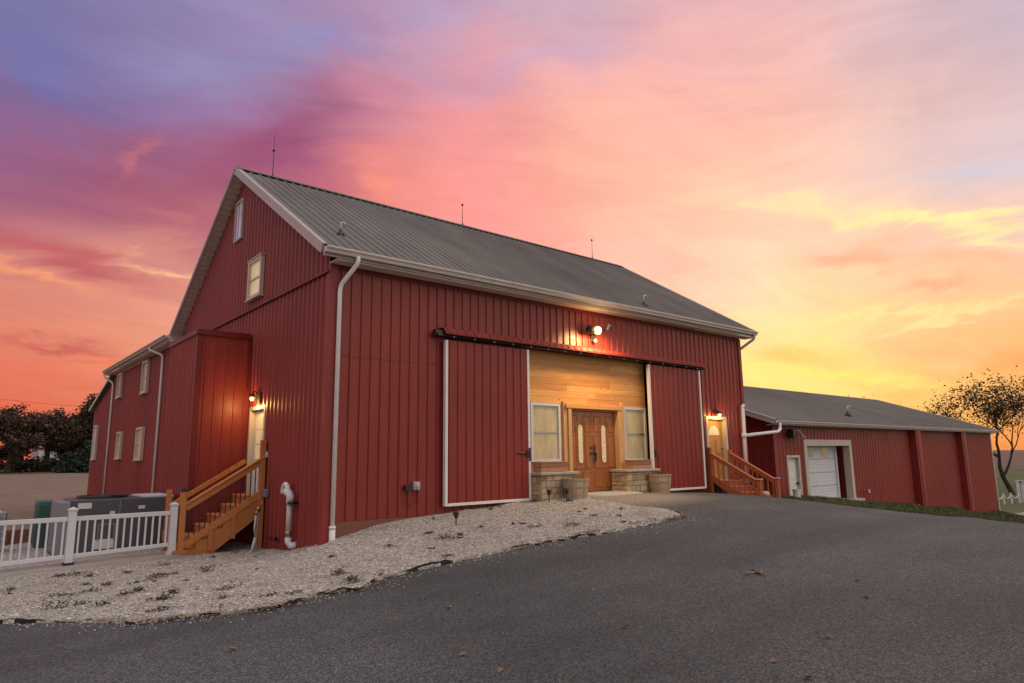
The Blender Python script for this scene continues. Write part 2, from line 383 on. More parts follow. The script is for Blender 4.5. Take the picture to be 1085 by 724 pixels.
# ribbed sheet metal -----------------------------------------------------------
def ribbed(mb, L, z0, z1, spacing=.2286, start=.05, h=.028, holes=(), extra=(), d0=0.0, ext=0.0, mi=0, rw=(.03, .017)):
    """ribbed wall sheet in mb's (along, out, up) frame; z0, z1 functions of s; holes (s0, s1, z0, z1)"""
    z0f = z0 if callable(z0) else (lambda s: z0); z1f = z1 if callable(z1) else (lambda s: z1)
    ctr = []; c = start
    while c < L: ctr.append(c); c += spacing
    def off(s):
        k = round((s - start) / spacing); d = abs(s - (start + k * spacing))
        if d <= rw[1]: return h
        if d >= rw[0]: return 0.0
        return h * (rw[0] - d) / (rw[0] - rw[1])
    ps = {0.0, L} | set(extra)
    for c in ctr: ps |= {c - rw[0], c - rw[1], c + rw[1], c + rw[0]}
    for (a, b, _, _) in holes: ps |= {a, b}
    ps = sorted(p for p in ps if -1e-6 <= p <= L + 1e-6)
    ps = [p for i, p in enumerate(ps) if i == 0 or p - ps[i - 1] > 1e-4]
    for a, b in zip(ps, ps[1:]):
        m = (a + b) / 2; cuts = sorted((h_[2], h_[3]) for h_ in holes if h_[0] - 1e-5 < m < h_[1] + 1e-5)
        oa, ob = d0 + off(a + 1e-6), d0 + off(b - 1e-6)
        lo = None
        segs = []
        for (c0, c1) in cuts: segs.append((lo, c0)); lo = c1
        segs.append((lo, None))
        for (p, q) in segs:
            za, zb = (z0f(a), z0f(b)) if p is None else (p, p)
            ya, yb = (z1f(a), z1f(b)) if q is None else (q, q)
            if ya - za < 1e-4 and yb - zb < 1e-4: continue
            mb.quad((a, oa, za), (b, ob, zb), (b, ob, yb), (a, oa, ya), mi)
    return mb

def poly_sheet(name, poly, hf, step, mats, kind, skirt=0.0, near=None):
    """a ground sheet: constrained triangulation of an outline, draped on the height function"""
    pts = []; n = len(poly)
    for i in range(n):
        a = Vector(poly[i]); b = Vector(poly[(i + 1) % n]); k = max(1, int((b - a).length / step))
        for j in range(k): pts.append(a.lerp(b, j / k))
    nb = len(pts); edges = [(i, (i + 1) % nb) for i in range(nb)]
    xs = [p.x for p in pts]; ys = [p.y for p in pts]
    gx = np.arange(min(xs), max(xs), step)
    for x in gx:
        for y in np.arange(min(ys), max(ys), step):
            if near and (math.hypot(x - near[0], y - near[1]) > near[2]) and (int(round(x / step)) % 4 or int(round(y / step)) % 4): continue
            pts.append(Vector((x + random.uniform(-.2, .2) * step, y + random.uniform(-.2, .2) * step)))
    vs, es, fs, *_ = geometry.delaunay_2d_cdt([p.to_2d() for p in pts], edges, [list(range(nb))], 1, 1e-4)
    A = np.array([(v.x, v.y) for v in vs]); z = hf(A[:, 0], A[:, 1])
    me = bpy.data.meshes.new(name); me.from_pydata([(x, y, zz) for (x, y), zz in zip(A, z)], [], [tuple(f) for f in fs])
    bm = bmesh.new(); bm.from_mesh(me); bmesh.ops.recalc_face_normals(bm, faces=bm.faces[:])
    if sum(f.normal.z for f in bm.faces) < 0: bmesh.ops.reverse_faces(bm, faces=bm.faces[:])
    if skirt:
        be = [e for e in bm.edges if len(e.link_faces) == 1]
        r = bmesh.ops.extrude_edge_only(bm, edges=be)
        for v in [g for g in r['geom'] if isinstance(g, bmesh.types.BMVert)]: v.co.z -= skirt
    bm.to_mesh(me); bm.free()
    me.polygons.foreach_set('use_smooth', [True] * len(me.polygons))
    me.materials.append(mats)
    o = link(name, me); return tag(o, kind=kind)

def pip(x, y, poly):
    c = False; j = len(poly) - 1
    for i in range(len(poly)):
        if (poly[i][1] > y) != (poly[j][1] > y) and x < (poly[j][0] - poly[i][0]) * (y - poly[i][1]) / (poly[j][1] - poly[i][1]) + poly[i][0]: c = not c
        j = i
    return c

# ================================================================== SETTING
def axis_lines(spans):
    out = []
    for a, b, st in spans: out += list(np.arange(a, b, st))
    return np.array(out + [spans[-1][1]])
gx = axis_lines([(-900, -200, 100), (-200, -40, 12), (-40, -16, 3), (-16, 60, .8), (60, 130, 5), (130, 300, 15), (300, 900, 100)])
gy = axis_lines([(-900, -200, 100), (-200, -40, 20), (-40, -14, 3), (-14, 30, .8), (30, 60, 3), (60, 200, 8), (200, 900, 70)])
GX, GY = np.meshgrid(gx, gy); GZ = gz(GX, GY) - .05
nx, ny = len(gx), len(gy)
me = bpy.data.meshes.new('field_ground')
me.from_pydata(np.c_[GX.ravel(), GY.ravel(), GZ.ravel()].tolist(), [], [(j * nx + i, j * nx + i + 1, (j + 1) * nx + i + 1, (j + 1) * nx + i) for j in range(ny - 1) for i in range(nx - 1)])
me.polygons.foreach_set('use_smooth', [True] * len(me.polygons)); me.materials.append(M['terrain'])
tag(link('field_ground', me), kind='structure')

GEDGE = [(-14, -.9), (-8, -1.1), (-4.85, -1.67), (-4.36, -2.35), (-3.98, -2.97), (-3.78, -3.44), (-3.28, -3.74), (-2.7, -4.14), (-2.4, -4.2), (-1.83, -3.95), (-1.38, -4.19), (-.96, -3.78), (-.14, -3.65), (1.52, -3.68), (3.17, -4.09), (4.39, -4.13), (5.5, -4.02), (5.74, -3.75), (5.85, -3.45), (5.8, -2.77), (5.67, -2.09), (5.95, -1.2), (6.3, -.6)]
GRAVEL = GEDGE + [(6.3, .3), (.3, .3), (.3, 13), (-14, 13)]
def gravel_h(x, y):
    z = gz(x, y)
    q = np.sin(x * 3.1 + y * 1.7) * np.sin(y * 2.6 - x * 1.1) * .018 + np.sin(x * 7.3 + 1) * np.sin(y * 6.1 + x * 2) * .012
    return z + .035 + q
poly_sheet('gravel_bed', GRAVEL, gravel_h, .22, M['gravel'], 'structure', .12)
ASPH = [(-30, -1.5), (-8, -.6), (-4.2, -1.6), (-2.6, -3.3), (0, -2.9), (3, -3.2), (4.8, -3.2), (5, -2), (5.8, -.08), (12.1, -.08), (14.7, -.15), (14.95, -.95), (19.5, -1.0), (23.6, -1.05), (28.65, -1.0), (35.1, -1.0), (40.7, -1.0), (47, -.9), (60, -.2), (60, -14), (40, -40), (-30, -40)]
poly_sheet('asphalt_driveway', ASPH, lambda x, y: gz(x, y), .35, M['asphalt'], 'structure', .05, near=(2, -5, 16))
SLAB = [(6.3, .3), (6.3, -.75), (6.9, -1.05), (8.0, -1.0), (8.3, -.5), (8.3, .3)]
poly_sheet('concrete_threshold', SLAB, lambda x, y: np.maximum(gz(x, y) + .02, -.012 + 0 * x), .4, M['concrete'], 'structure', .2)
PATH = [(-14, 2.72), (-1.72, 2.72), (-1.72, 3.5), (-14, 3.5)]
poly_sheet('concrete_path', PATH, lambda x, y: gz(x, y) + .075, .5, M['conc_path'], 'structure', .2)
DRIVE = [(47.4, 1.2), (49, -.6), (66, .4), (66, 2.6), (52, 2.6)]
poly_sheet('gravel_lane', DRIVE, lambda x, y: gz(x, y) - .02, .6, M['conc_path'], 'structure', .05)

# loose pebbles on the gravel bed: nobody could count them
ico = bmesh.new(); bmesh.ops.create_icosphere(ico, subdivisions=1, radius=1)
IV = np.array([v.co[:] for v in ico.verts]); IF = np.array([[v.index for v in f.verts] for f in ico.faces]); ico.free()
def scatter_mesh(name, pts, sizes, mat_, squash=.6):
    n = len(pts); a = np.random.rand(n) * 6.28
    V = IV[None] * (sizes[:, None, None] * np.random.uniform(.6, 1.25, (n, 1, 3))) * np.array([1, 1, squash])
    V *= np.random.uniform(.82, 1.15, (n, IV.shape[0], 1))
    c, s_ = np.cos(a)[:, None], np.sin(a)[:, None]
    V = np.stack([V[..., 0] * c - V[..., 1] * s_, V[..., 0] * s_ + V[..., 1] * c, V[..., 2]], -1) + pts[:, None]
    F_ = (IF[None] + (np.arange(n) * len(IV))[:, None, None]).reshape(-1, 3)
    me = bpy.data.meshes.new(name); me.from_pydata(V.reshape(-1, 3), [], F_); me.materials.append(mat_)
    return me
cand = np.c_[np.random.uniform(-6.2, 6.3, 60000), np.random.uniform(-4.3, 3.0, 60000)]
dcam = np.hypot(cand[:, 0] + 5.5, cand[:, 1] + 12.1)
keep = [i for i in range(len(cand)) if np.random.rand() < min(1, (9.5 / dcam[i]) ** 2) * .75 and pip(cand[i, 0], cand[i, 1], GRAVEL) and not (cand[i, 0] > -.06 and cand[i, 1] > -.05) and not (cand[i, 1] > 2.7 and cand[i, 0] < -1.7)][:19000]
pp = cand[keep]; zz = gravel_h(pp[:, 0], pp[:, 1])
spill = np.c_[np.random.normal(0, 1, (1600, 2))]
me = scatter_mesh('loose_pebbles', np.c_[pp, zz + .004], np.random.uniform(.007, .016, len(pp)) * np.where(np.random.rand(len(pp)) < .05, 2.0, 1), M['pebble'])
tag(link('loose_pebbles', me), 'pale limestone pebbles strewn over the gravel bed before the red barn', 'pebbles', kind='stuff')
# grit spilled over the asphalt along the bed's edge
ep = []
for a, b in zip(GEDGE[2:], GEDGE[3:]):
    a = np.array(a); b = np.array(b); L = np.linalg.norm(b - a); nrm = np.array([(b - a)[1], -(b - a)[0]]) / L
    for k in range(int(L * 60)):
        ep.append(a + (b - a) * random.random() + nrm * abs(random.gauss(0, .22)))
ep = np.array(ep)
me = scatter_mesh('spilled_grit', np.c_[ep, gz(ep[:, 0], ep[:, 1]) + .004], np.random.uniform(.005, .012, len(ep)), M['pebble'])
tag(link('spilled_grit', me), 'grit spilled from the gravel bed onto the asphalt', 'grit', kind='stuff')

def leaf_geo(mb, x, y, z, s, curl=.3, tilt=.35):
    a = random.random() * 6.28; ca, sa = math.cos(a), math.sin(a)
    tx, ty = random.uniform(-tilt, tilt), random.uniform(-tilt, tilt)
    P_ = [(-.5, 0, 0), (-.2, .3, curl * .3), (.2, .26, curl * .35), (.55, 0, curl * .1), (.2, -.28, curl * .4), (-.2, -.3, curl * .25), (0, 0, 0)]
    q = []
    for (u, v, w) in P_:
        u *= s * random.uniform(.85, 1.15); v *= s * random.uniform(.75, 1.15)
        q.append((x + u * ca - v * sa, y + u * sa + v * ca, z + w * s + abs(tx) * s * .3 + u * tx + v * ty))
    mb.add(q, [(6, 0, 5), (6, 5, 4), (6, 4, 3), (6, 3, 2), (6, 2, 1), (6, 1, 0)])

# ================================================================== BARN
gxx = -.05                       # the gable wall's plane
EY, EZ, RY, RZ = -.386, 4.979, 5.39, 8.597
K = (RZ - EZ) / (RY - EY)
def zroof(y): return EZ + K * (y - EY) if y < RY else RZ - K * (y - RY)
DB = 2 * RY                      # depth of the main barn
XR = 14.61
barn = thing('red_barn', 'large red metal-sided barn with grey ribbed roof and pine-boarded double-door entrance', 'barn', (7, 5, -.3))
B = barn
FW = ((gxx, 0, 0), (1, 0), (0, -1))      # front wall frame: s = x - gxx, out towards the yard
mb = MB().frame((0, 0, 0), (1, 0), (0, -1))
SEAM = 2.92
for (a, b) in ((gxx, 4.93), (9.68, XR)):
    mb.T = None; mb.frame((a, 0, 0), (1, 0), (0, -1))
    st = (2.016 - a) % .2286
    hol = [(12.42 - a, 13.42 - a, .12, 2.05)] if a > 5 else []
    ribbed(mb, b - a, -.25, 4.75, start=st, holes=hol)
mb.frame((4.93, 0, 0), (1, 0), (0, -1)); ribbed(mb, 9.68 - 4.93, 3.56, 4.75, start=(2.016 - 4.93) % .2286)
part('front_wall', mb, M['red'], B, recalc=False)
mb = MB()
mb.box((gxx + .08, -.008, SEAM), (2.5, -.003, SEAM + .004))
mb.box((gxx + .02, -.03, 4.66), (XR - .02, -.002, 4.75))
part('panel_joint', mb, M['red_dark'], B)
parts('skirt_board', [BX((gxx + .03, -.015, -.62), (5.0, .05, -.255)), BX((9.7, -.015, -.75), (XR - .02, .05, -.255))], M['skirt'], B)
# gable wall (faces -x): s = y, out = -x
mb = MB().frame((gxx, 0, 0), (0, 1), (-1, 0))
dh = [(3.17, 4.23, .08, 2.16)]
ribbed(mb, 10.75, -1.25, 4.58, start=.12, holes=dh, h=.036, rw=(.056, .022))
ribbed(mb, 10.75, 4.58, lambda s: zroof(s) - .06, start=.12, extra=(RY,), d0=.03, h=.036, rw=(.056, .022))
part('gable_wall', mb, M['red'], B, recalc=False)
part('gable_drip_trim', MB().box((gxx - .085, -.02, 4.575), (gxx - .002, 10.8, 4.61)), M['red_dark'], B)
parts('corner_trim', [MB().prism([(-.04, -.055, 0), (.12, -.055, 0), (.12, -.003, 0), (-.003, -.003, 0), (-.003, .11, 0), (-.04, .11, 0)], (gxx, 0, -1.0), (gxx, 0, 4.74)), BX((XR - .12, -.045, -.4), (XR + .03, .1, 4.72))], M['red'], B, bevel=.006)
# right and back walls of the main block
mb = MB().frame((XR, 0, 0), (0, 1), (1, 0)); ribbed(mb, 10.75, -.9, lambda s: zroof(s) - .13, start=.12, extra=(RY,))
mb.frame((gxx, DB, 0), (1, 0), (0, 1)); ribbed(mb, XR - gxx, -1.3, 4.75, start=.1)
part('rear_wall', mb, M['red'], B, recalc=False)

# roof: ribbed sheets, both slopes
RX0, RX1 = -.407, 14.965
def roof_sheet(mb, x0, x1, ya, za, yb, zb, spacing=.2286, h=.03, th=.03, rw=(.034, .016)):
    d = Vector((0, yb - ya, zb - za)); L = d.length; d /= L; n = Vector((1, 0, 0)).cross(d)
    if n.z < 0: n = -n
    def pt(s, o, t): return tuple(Vector((x0 + s, ya, za)) + d * t + n * o)
    old = mb.T; mb.T = lambda p: pt(p[0], p[1], p[2])
    ribbed(mb, x1 - x0, 0, L, spacing=spacing, start=.1, h=h, rw=rw)
    mb.T = None
    q = [pt(0, -th, 0), pt(x1 - x0, -th, 0), pt(x1 - x0, -th, L), pt(0, -th, L), pt(0, 0, 0), pt(x1 - x0, 0, 0), pt(x1 - x0, 0, L), pt(0, 0, L)]
    mb.add(q, [(0, 1, 2, 3), (0, 1, 5, 4), (1, 2, 6, 5), (3, 0, 4, 7)])
    mb.T = old
mb = MB(); roof_sheet(mb, RX0, RX1, EY, EZ, RY, RZ); roof_sheet(mb, RX0, RX1, DB + .386, EZ, RY, RZ)
roof = part('roof', mb, M['roof'], B, recalc=False)
part('ridge_cap', MB().prism([(0, -.24, -.09), (0, 0, .052), (0, .24, -.09), (0, 0, .02)], (RX0 - .015, RY, RZ), (RX1 + .015, RY, RZ)), M['roof'], roof)
for (x, r_, hh) in ((.58, 1, 1.27), (7.01, .6, .8), (13.35, .62, .85)):
    mb = MB().tube([(x, RY, RZ + .03), (x + .005, RY, RZ + hh)], [.013, .006], 6).ball((x, RY, RZ + hh * (.62 if hh > 1 else .93)), .04, n=8)
    mb.tube([(x, RY - .08, RZ - .02), (x, RY, RZ + .12), (x, RY + .08, RZ - .02)], .01, 5)
    part('lightning_rod', mb, M['black'], roof)
def roof_vent(x, y, z, sc=1.0):
    mb = MB().lathe((x, y, z - .05), [(.13 * sc, 0), (.12 * sc, .07 * sc), (.05 * sc, .16 * sc), (.045 * sc, .2 * sc)], 12, 0)
    a = [(x, y, z + .1 * sc), (x, y, z + .28 * sc)]
    for k in range(7):
        t = math.pi * k / 6; a.append((x + .07 * sc * (1 - math.cos(t)), y - .02 * sc * k / 6, z + .28 * sc + .085 * sc * math.sin(t)))
    mb.tube(a, .04 * sc, 8, 1)
    return mb
part('roof_vent', roof_vent(.41, .62, 5.63, .72), [M['black'], M['pvcgrey']], roof, smooth=True)
part('roof_vent', roof_vent(9.7, .02, 5.23, .85), [M['black'], M['pvcgrey']], roof, smooth=True)
# eave: fascia, soffit, gutter, rakes
ns = Vector((0, -K, 1)).normalized()
parts('fascia', [BX((RX0 + .02, EY - .003, EZ - .2), (RX1 - .02, EY + .03, EZ - .035)), BX((RX0 + .02, DB + .356, EZ - .2), (RX1 - .02, DB + .389, EZ - .035))], M['fascia'], B)
part('soffit', MB().box((gxx - .04, EY + .032, EZ - .23), (RX1 - .02, -.003, EZ - .205)), M['soffit'], B)
def gutter_profile(n=(0, -1, 0)):
    g = [(0, 0), (.0, -.115), (.085, -.12), (.1, -.07), (.135, -.035), (.135, .0), (.125, .0), (.12, -.025), (.01, -.1), (.01, 0)]
    return [(n[0] * a, n[1] * a, b) for a, b in g]
gut = part('gutter', MB().prism(gutter_profile(), (RX0 + .03, EY - .005, EZ - .025), (RX1 + .03, EY - .005, EZ - .025)), M['gutter'], B)
def rake(mb, x, ya, za, yb, zb, th=.03, dep=.165, w=.03):
    d = Vector((0, yb - ya, zb - za)).normalized(); n = Vector((1, 0, 0)).cross(d); n = n if n.z > 0 else -n
    a = Vector((x, ya, za)); b = Vector((x, yb, zb))
    mb.prism([Vector((0, 0, 0)) + n * .03, Vector((w, 0, 0)) + n * .03, Vector((w, 0, 0)) - n * dep, -n * dep], a, b)
    mb.prism([Vector((-.012, 0, 0)) + n * .036, Vector((.09, 0, 0)) + n * .036, Vector((.09, 0, 0)) + n * .024, Vector((-.012, 0, 0)) + n * .024], a, b)
    mb.prism([Vector((-.012, 0, 0)) + n * .024, Vector((-.002, 0, 0)) + n * .024, Vector((-.002, 0, 0)) - n * .03, Vector((-.012, 0, 0)) - n * .03], a, b)
for (ya, yb) in ((EY, RY), (DB + .386, RY)):
    for x_ in (RX0 - .012, RX1 - .02):
        mb = MB(); rake(mb, x_, ya, EZ, yb, RZ, dep=.165 if ya < RY else .07); part('rake_trim', mb, M['fascia'], B)
mb = MB()
for s_ in (1, -1):
    ya = EY if s_ > 0 else DB + .386
    d = Vector((0, RY - ya, RZ - EZ)).normalized(); n = Vector((0, -d.z, d.y)) if s_ > 0 else Vector((0, d.z, -d.y)); n = n if n.z > 0 else -n
    L = Vector((0, RY - ya, RZ - EZ)).length; so_ = .13 if s_ > 0 else .055
    for k in range(int(L / .2) + 1):        # ribbed vinyl soffit boards under the rake
        a = Vector((0, ya, EZ)) + d * (k * .2) - n * so_; b = Vector((0, ya, EZ)) + d * min(L - .05, k * .2 + .185) - n * so_
        if (b - a).dot(d) < .02: continue
        mb.prism([(RX0 + .02, 0, 0), (gxx - .002, 0, 0), Vector((gxx - .002, 0, 0)) + n * .02, Vector((RX0 + .02, 0, 0)) + n * .02], a, b)
part('rake_soffit', mb, M['soffit'], B)
mb = MB().box((RX0, DB + .1, EZ - .3), (gxx - .03, DB + .37, EZ - .22))
part('eave_return', mb, M['fascia'], B)

def downspout(pts, r=.045, boot=None, m='white', n=10):
    mb = MB()
    q = []
    pts = [Vector(p) for p in pts]
    for i, p in enumerate(pts):          # rounded elbows
        if 0 < i < len(pts) - 1:
            a, b = (pts[i - 1] - p), (pts[i + 1] - p); l = min(.09, a.length * .4, b.length * .4)
            q += [p + a.normalized() * l, p + a.normalized() * l * .35 + b.normalized() * l * .35, p + b.normalized() * l]
        else: q.append(p)
    mb.tube(q, r, n)
    if boot: mb.tube([boot[0], boot[1]], r * 1.32, 12); mb.tube([boot[1], Vector(boot[1]) + Vector((0, 0, .05))], r * 1.5, 12)
    return mb
part('downspout', downspout([(.3, -.45, 4.86), (.3, -.45, 4.72), (.1, -.1, 4.3), (.1, -.1, -.35)], boot=((.1, -.1, -.8), (.1, -.1, -.36))), M['white'], B, smooth=True)
part('downspout', downspout([(14.88, -.43, 4.86), (14.88, -.43, 4.72), (XR + .1, .12, 4.35), (XR + .1, .3, 4.3), (XR + .1, .3, .2)]), M['gutter'], B, smooth=True)

# ---------------- wing behind, with eave to the west and a low shed roof at its far end
WE = 22.75
mb = MB().frame((gxx, 11.0, 0), (0, 1), (-1, 0)); ribbed(mb, 22.42 - 11.0, -1.3, 4.75, start=.1, h=.03, rw=(.05, .02))
mb.frame((gxx, 22.42, 0), (0, 1), (-1, 0)); ribbed(mb, 4.9, -1.3, lambda s: 4.62 - .235 * s, start=.1, h=.03, rw=(.05, .02))
mb.T = None
mb.quad((gxx, 27.32, -1.3), (12, 27.32, -1.3), (12, 27.32, 3.47), (gxx, 27.32, 3.47)).quad((12, 11, -1.3), (12, 27.32, -1.3), (12, 27.32, 3.47), (12, 11, 4.75))
part('wing_wall', mb, M['red'], B, recalc=False)
mb = MB()
for (xa, za, xb, zb) in ((RX0, EZ, 6, 7.6), (12.4, EZ, 6, 7.6)):
    mb.add([(xa, 11.18, za), (xb, 11.18, zb), (xb, WE, zb), (xa, WE, za), (xa, 11.18, za - .04), (xb, 11.18, zb - .04), (xb, WE, zb - .04), (xa, WE, za - .04)],
           [(0, 1, 2, 3), (4, 5, 6, 7), (0, 4, 7, 3), (3, 2, 6, 7), (0, 1, 5, 4)])
mb.add([(-.25, 22.3, 4.8), (12.3, 22.3, 4.8), (12.3, 27.65, 3.52), (-.25, 27.65, 3.52), (-.25, 22.3, 4.74), (12.3, 22.3, 4.74), (12.3, 27.65, 3.46), (-.25, 27.65, 3.46)], [(0, 1, 2, 3), (4, 5, 6, 7), (0, 3, 7, 4), (2, 3, 7, 6)])
wr = part('wing_roof', mb, M['roof'], B)
mb = MB().bar((-.27, 22.6, 4.68), (-.27, 27.66, 3.46), .03, .12).box((RX0 - .0, WE - .03, EZ - .2), (gxx, WE, EZ - .03)).box((RX0 - .005, 11.2, EZ - .19), (RX0 + .02, WE, EZ - .035)).box((RX0 + .02, 11.2, EZ - .225), (gxx - .02, WE, EZ - .2))
part('wing_fascia', mb, M['soffit'], B)
part('gutter', MB().prism(gutter_profile((-1, 0, 0)), (RX0 - .01, 11.3, EZ - .025), (RX0 - .01, WE + .06, EZ - .025)), M['fascia'], B)
part('downspout', downspout([(RX0 - .07, 13.7, 4.86), (RX0 - .07, 13.7, 4.76), (gxx - .08, 13.28, 4.55), (gxx - .08, 13.28, -1.0)]), M['white'], B, smooth=True)
part('downspout', downspout([(RX0 - .07, 22.7, 4.86), (RX0 - .07, 22.7, 4.7), (gxx - .08, 22.43, 4.4), (gxx - .08, 22.43, -1.0)]), M['white'], B, smooth=True)

# ---------------- windows
def window(parent, o, u, n, s0, s1, z0, z1, frame, pane, fw=.06, dep=.05, mid=True, sill=True, label=None, rail=None, head=False):
    mb = MB().frame(o, u, n)
    mb.box((s0, .002, z0), (s0 + fw, dep, z1)).box((s1 - fw, .002, z0), (s1, dep, z1))
    mb.box((s0 + fw, .002, z1 - fw), (s1 - fw, dep, z1)).box((s0 + fw, .002, z0), (s1 - fw, dep, z0 + fw))
    if mid: mb.box((s0 + fw, .006, (z0 + z1) / 2 - .022), (s1 - fw, dep * .62, (z0 + z1) / 2 + .022), 1)
    if sill: mb.box((s0 - .03, .003, z0 - .035), (s1 + .03, dep + .03, z0 - .001))
    if head: mb.box((s0 - .03, .003, z1 + .001), (s1 + .03, dep + .02, z1 + .03))
    w = part('window', mb, [frame, rail or frame], parent, label)
    part('pane', MB().frame(o, u, n).box((s0 + fw * .8, -.003 + .005, z0 + fw * .8), (s1 - fw * .8, dep * .3, z1 - fw * .8)), pane, w)
    return w
GW = ((gxx, 0, 0), (0, 1), (-1, 0))
GW2 = ((gxx - .045, 0, 0), (0, 1), (-1, 0))
window(B, *GW2, 3.68, 4.62, 4.84, 5.83, M['beige'], M['litpane'], .07, .09, True, True, 'small white-trimmed window glowing yellow high in the gable', head=True)
mbv = window(B, *GW2, 5.42, 6.05, 6.72, 7.85, M['pvcgrey'], M['greypane'], .05, .06, False, False, 'tall narrow grey shuttered opening below the gable peak')
WW = ((gxx - .03, 0, 0), (0, 1), (-1, 0))
for (a, b, c, d) in ((15.4, 16.35, 3.43, 4.66), (20.38, 21.28, 3.63, 4.68), (15.4, 16.5, .97, 2.16), (19.38, 20.32, 1.03, 2.13), (25.55, 26.45, 1.02, 2.66)):
    window(B, *WW, a, b, c, d, M['beige'], M['curtain'] if b < 25 else M['greypane'], .08, .1, True, True)

# ---------------- vestibule beside the west door
xv, v0, v1 = -1.29, 4.4, 6.92
mb = MB().frame((gxx - .003, v0, 0), (-1, 0), (0, -1)); ribbed(mb, abs(xv - gxx), -1.25, 3.86, spacing=.2286, start=.12, h=.02)
mb.frame((xv, v0, 0), (0, 1), (-1, 0)); ribbed(mb, v1 - v0, -1.25, 3.86, start=.08, h=.036, rw=(.056, .022))
mb.frame((xv, v1, 0), (1, 0), (0, 1)); ribbed(mb, abs(xv - gxx), -1.25, 3.86, start=.1)
vb = part('vestibule', mb, M['red'], B, recalc=False)
mb = MB().box((xv - .06, v0 - .07, 3.84), (gxx - .06, v1 + .05, 3.97)).box((xv - .03, v0 - .035, -1.2), (xv + .1, v0 + .08, 3.83))
part('vestibule_roof', mb, M['red_dark'], vb, bevel=.01)
part('corner_flashing', MB().box((gxx - .075, v0 - .055, 2.6), (gxx - .045, v0 - .03, 3.84)), M['red_dark'], vb)

# ---------------- west door in the gable wall
mb = MB().frame(*GW)
mb.box((3.17, -.14, .08), (3.25, .045, 2.16)).box((4.15, -.14, .08), (4.23, .045, 2.16)).box((3.25, -.14, 2.08), (4.15, .045, 2.16)).box((3.25, -.16, .05), (4.15, .06, .1))
wd = part('side_entry', mb, M['beige'], B)
mb = MB().frame(*GW).box((3.255, -.13, .105), (4.145, -.085, 2.075))
for (a, b, c, d) in ((3.36, 3.66, .2, .75), (3.74, 4.04, .2, .75)): mb.box((a, -.084, c), (b, -.075, d))
part('door_leaf', mb, M['doorwhite'], wd, bevel=.004)
mb = MB().frame(*GW)
for i in range(3):
    for j in range(3): mb.box((3.38 + i * .225, -.084, .95 + j * .34), (3.58 + i * .225, -.078, 1.26 + j * .34))
part('door_glass', mb, M['litpane'], wd)
part('handle', MB().frame(*GW).ball((3.33, -.05, 1.05), .035), M['brass'], wd, smooth=True)

# ---------------- sliding doors and their covered track
def slider(x0, x1, lab):
    z0, z1 = -.09, 3.46
    mb = MB().frame((x0, -.1, 0), (1, 0), (0, -1)); ribbed(mb, x1 - x0, z0 + .04, z1, start=(2.016 - x0) % .2286, d0=.05, h=.026)
    mb.box((.01, 0, z0 + .01), (x1 - x0 - .01, .048, z1))
    d = part('sliding_door', mb, M['red'], B, lab, recalc=False)
    mb = MB().frame((x0, -.1, 0), (1, 0), (0, -1))
    w = x1 - x0
    mb.box((-.012, -.01, z0), (.055, .082, z1)).box((w - .055, -.01, z0), (w + .012, .082, z1)).box((.056, -.005, z0 - .005), (w - .056, .08, z0 + .055))
    part('edge_trim', mb, M['white'], d, bevel=.004)
    return d
sd = slider(2.583, 4.982, 'ribbed red sliding door rolled open beside the outlet boxes')
part('latch', MB().box((4.6, -.2, .98), (4.98, -.17, 1.02)).box((4.93, -.21, .82), (4.97, -.175, 1.12)).box((4.85, -.205, .93), (4.97, -.185, 1.06)), M['black'], sd, bevel=.004)
sd2 = slider(9.523, 11.983, 'ribbed red sliding door rolled open beside the golden door')
part('latch', MB().box((9.62, -.2, .85), (9.66, -.17, 1.08)), M['black'], sd2)
TX0, TX1 = 2.36, 12.3
tr = part('door_track', MB().prism([(0, -.02, .0), (0, -.2, -.02), (0, -.22, -.095), (0, -.06, -.095)], (TX0, 0, 3.63), (TX1, 0, 3.6)), M['black'], B)
mb = MB()
T0 = lambda x: 3.665 + (3.635 - 3.665) * (x - TX0) / (TX1 - TX0)
x = TX0 + .14
while x < TX1 - .02:                       # ribbed red hood over the track
    t = T0(x); xe = min(x + .2286, TX1)
    mb.add([(x, -.018, t + .1), (xe, -.018, t + .1), (xe, -.2, t + .05), (x, -.2, t + .05), (x, -.29, t - .055), (xe, -.29, t - .055), (x, -.285, t - .09), (xe, -.285, t - .09)], [(0, 1, 2, 3), (3, 2, 5, 4), (4, 5, 7, 6)])
    mb.prism([(-.02, 0, 0), (-.012, -.005, .007), (.012, -.005, .007), (.02, 0, 0)], (x + .11, -.2, t + .05), (x + .11, -.291, t - .045)); x += .2286
part('track_hood', mb, M['red'], tr)
mb = MB().tube([(TX0 - .06, -.13, 3.6), (TX0 + .12, -.13, 3.6)], .075, 16)
part('track_end_cap', mb, M['black'], tr)
x = TX0 + .4
bolt = MB().lathe((0, 0, 0), [(.014, -.02), (.02, 0), (.015, .02)], 8).mesh('track_bolt', M['steel'])
for k in range(17):
    o = link('track_bolt', bolt, tr); o.location = (x + k * .565, -.225, 3.535 - .03 * k / 17)

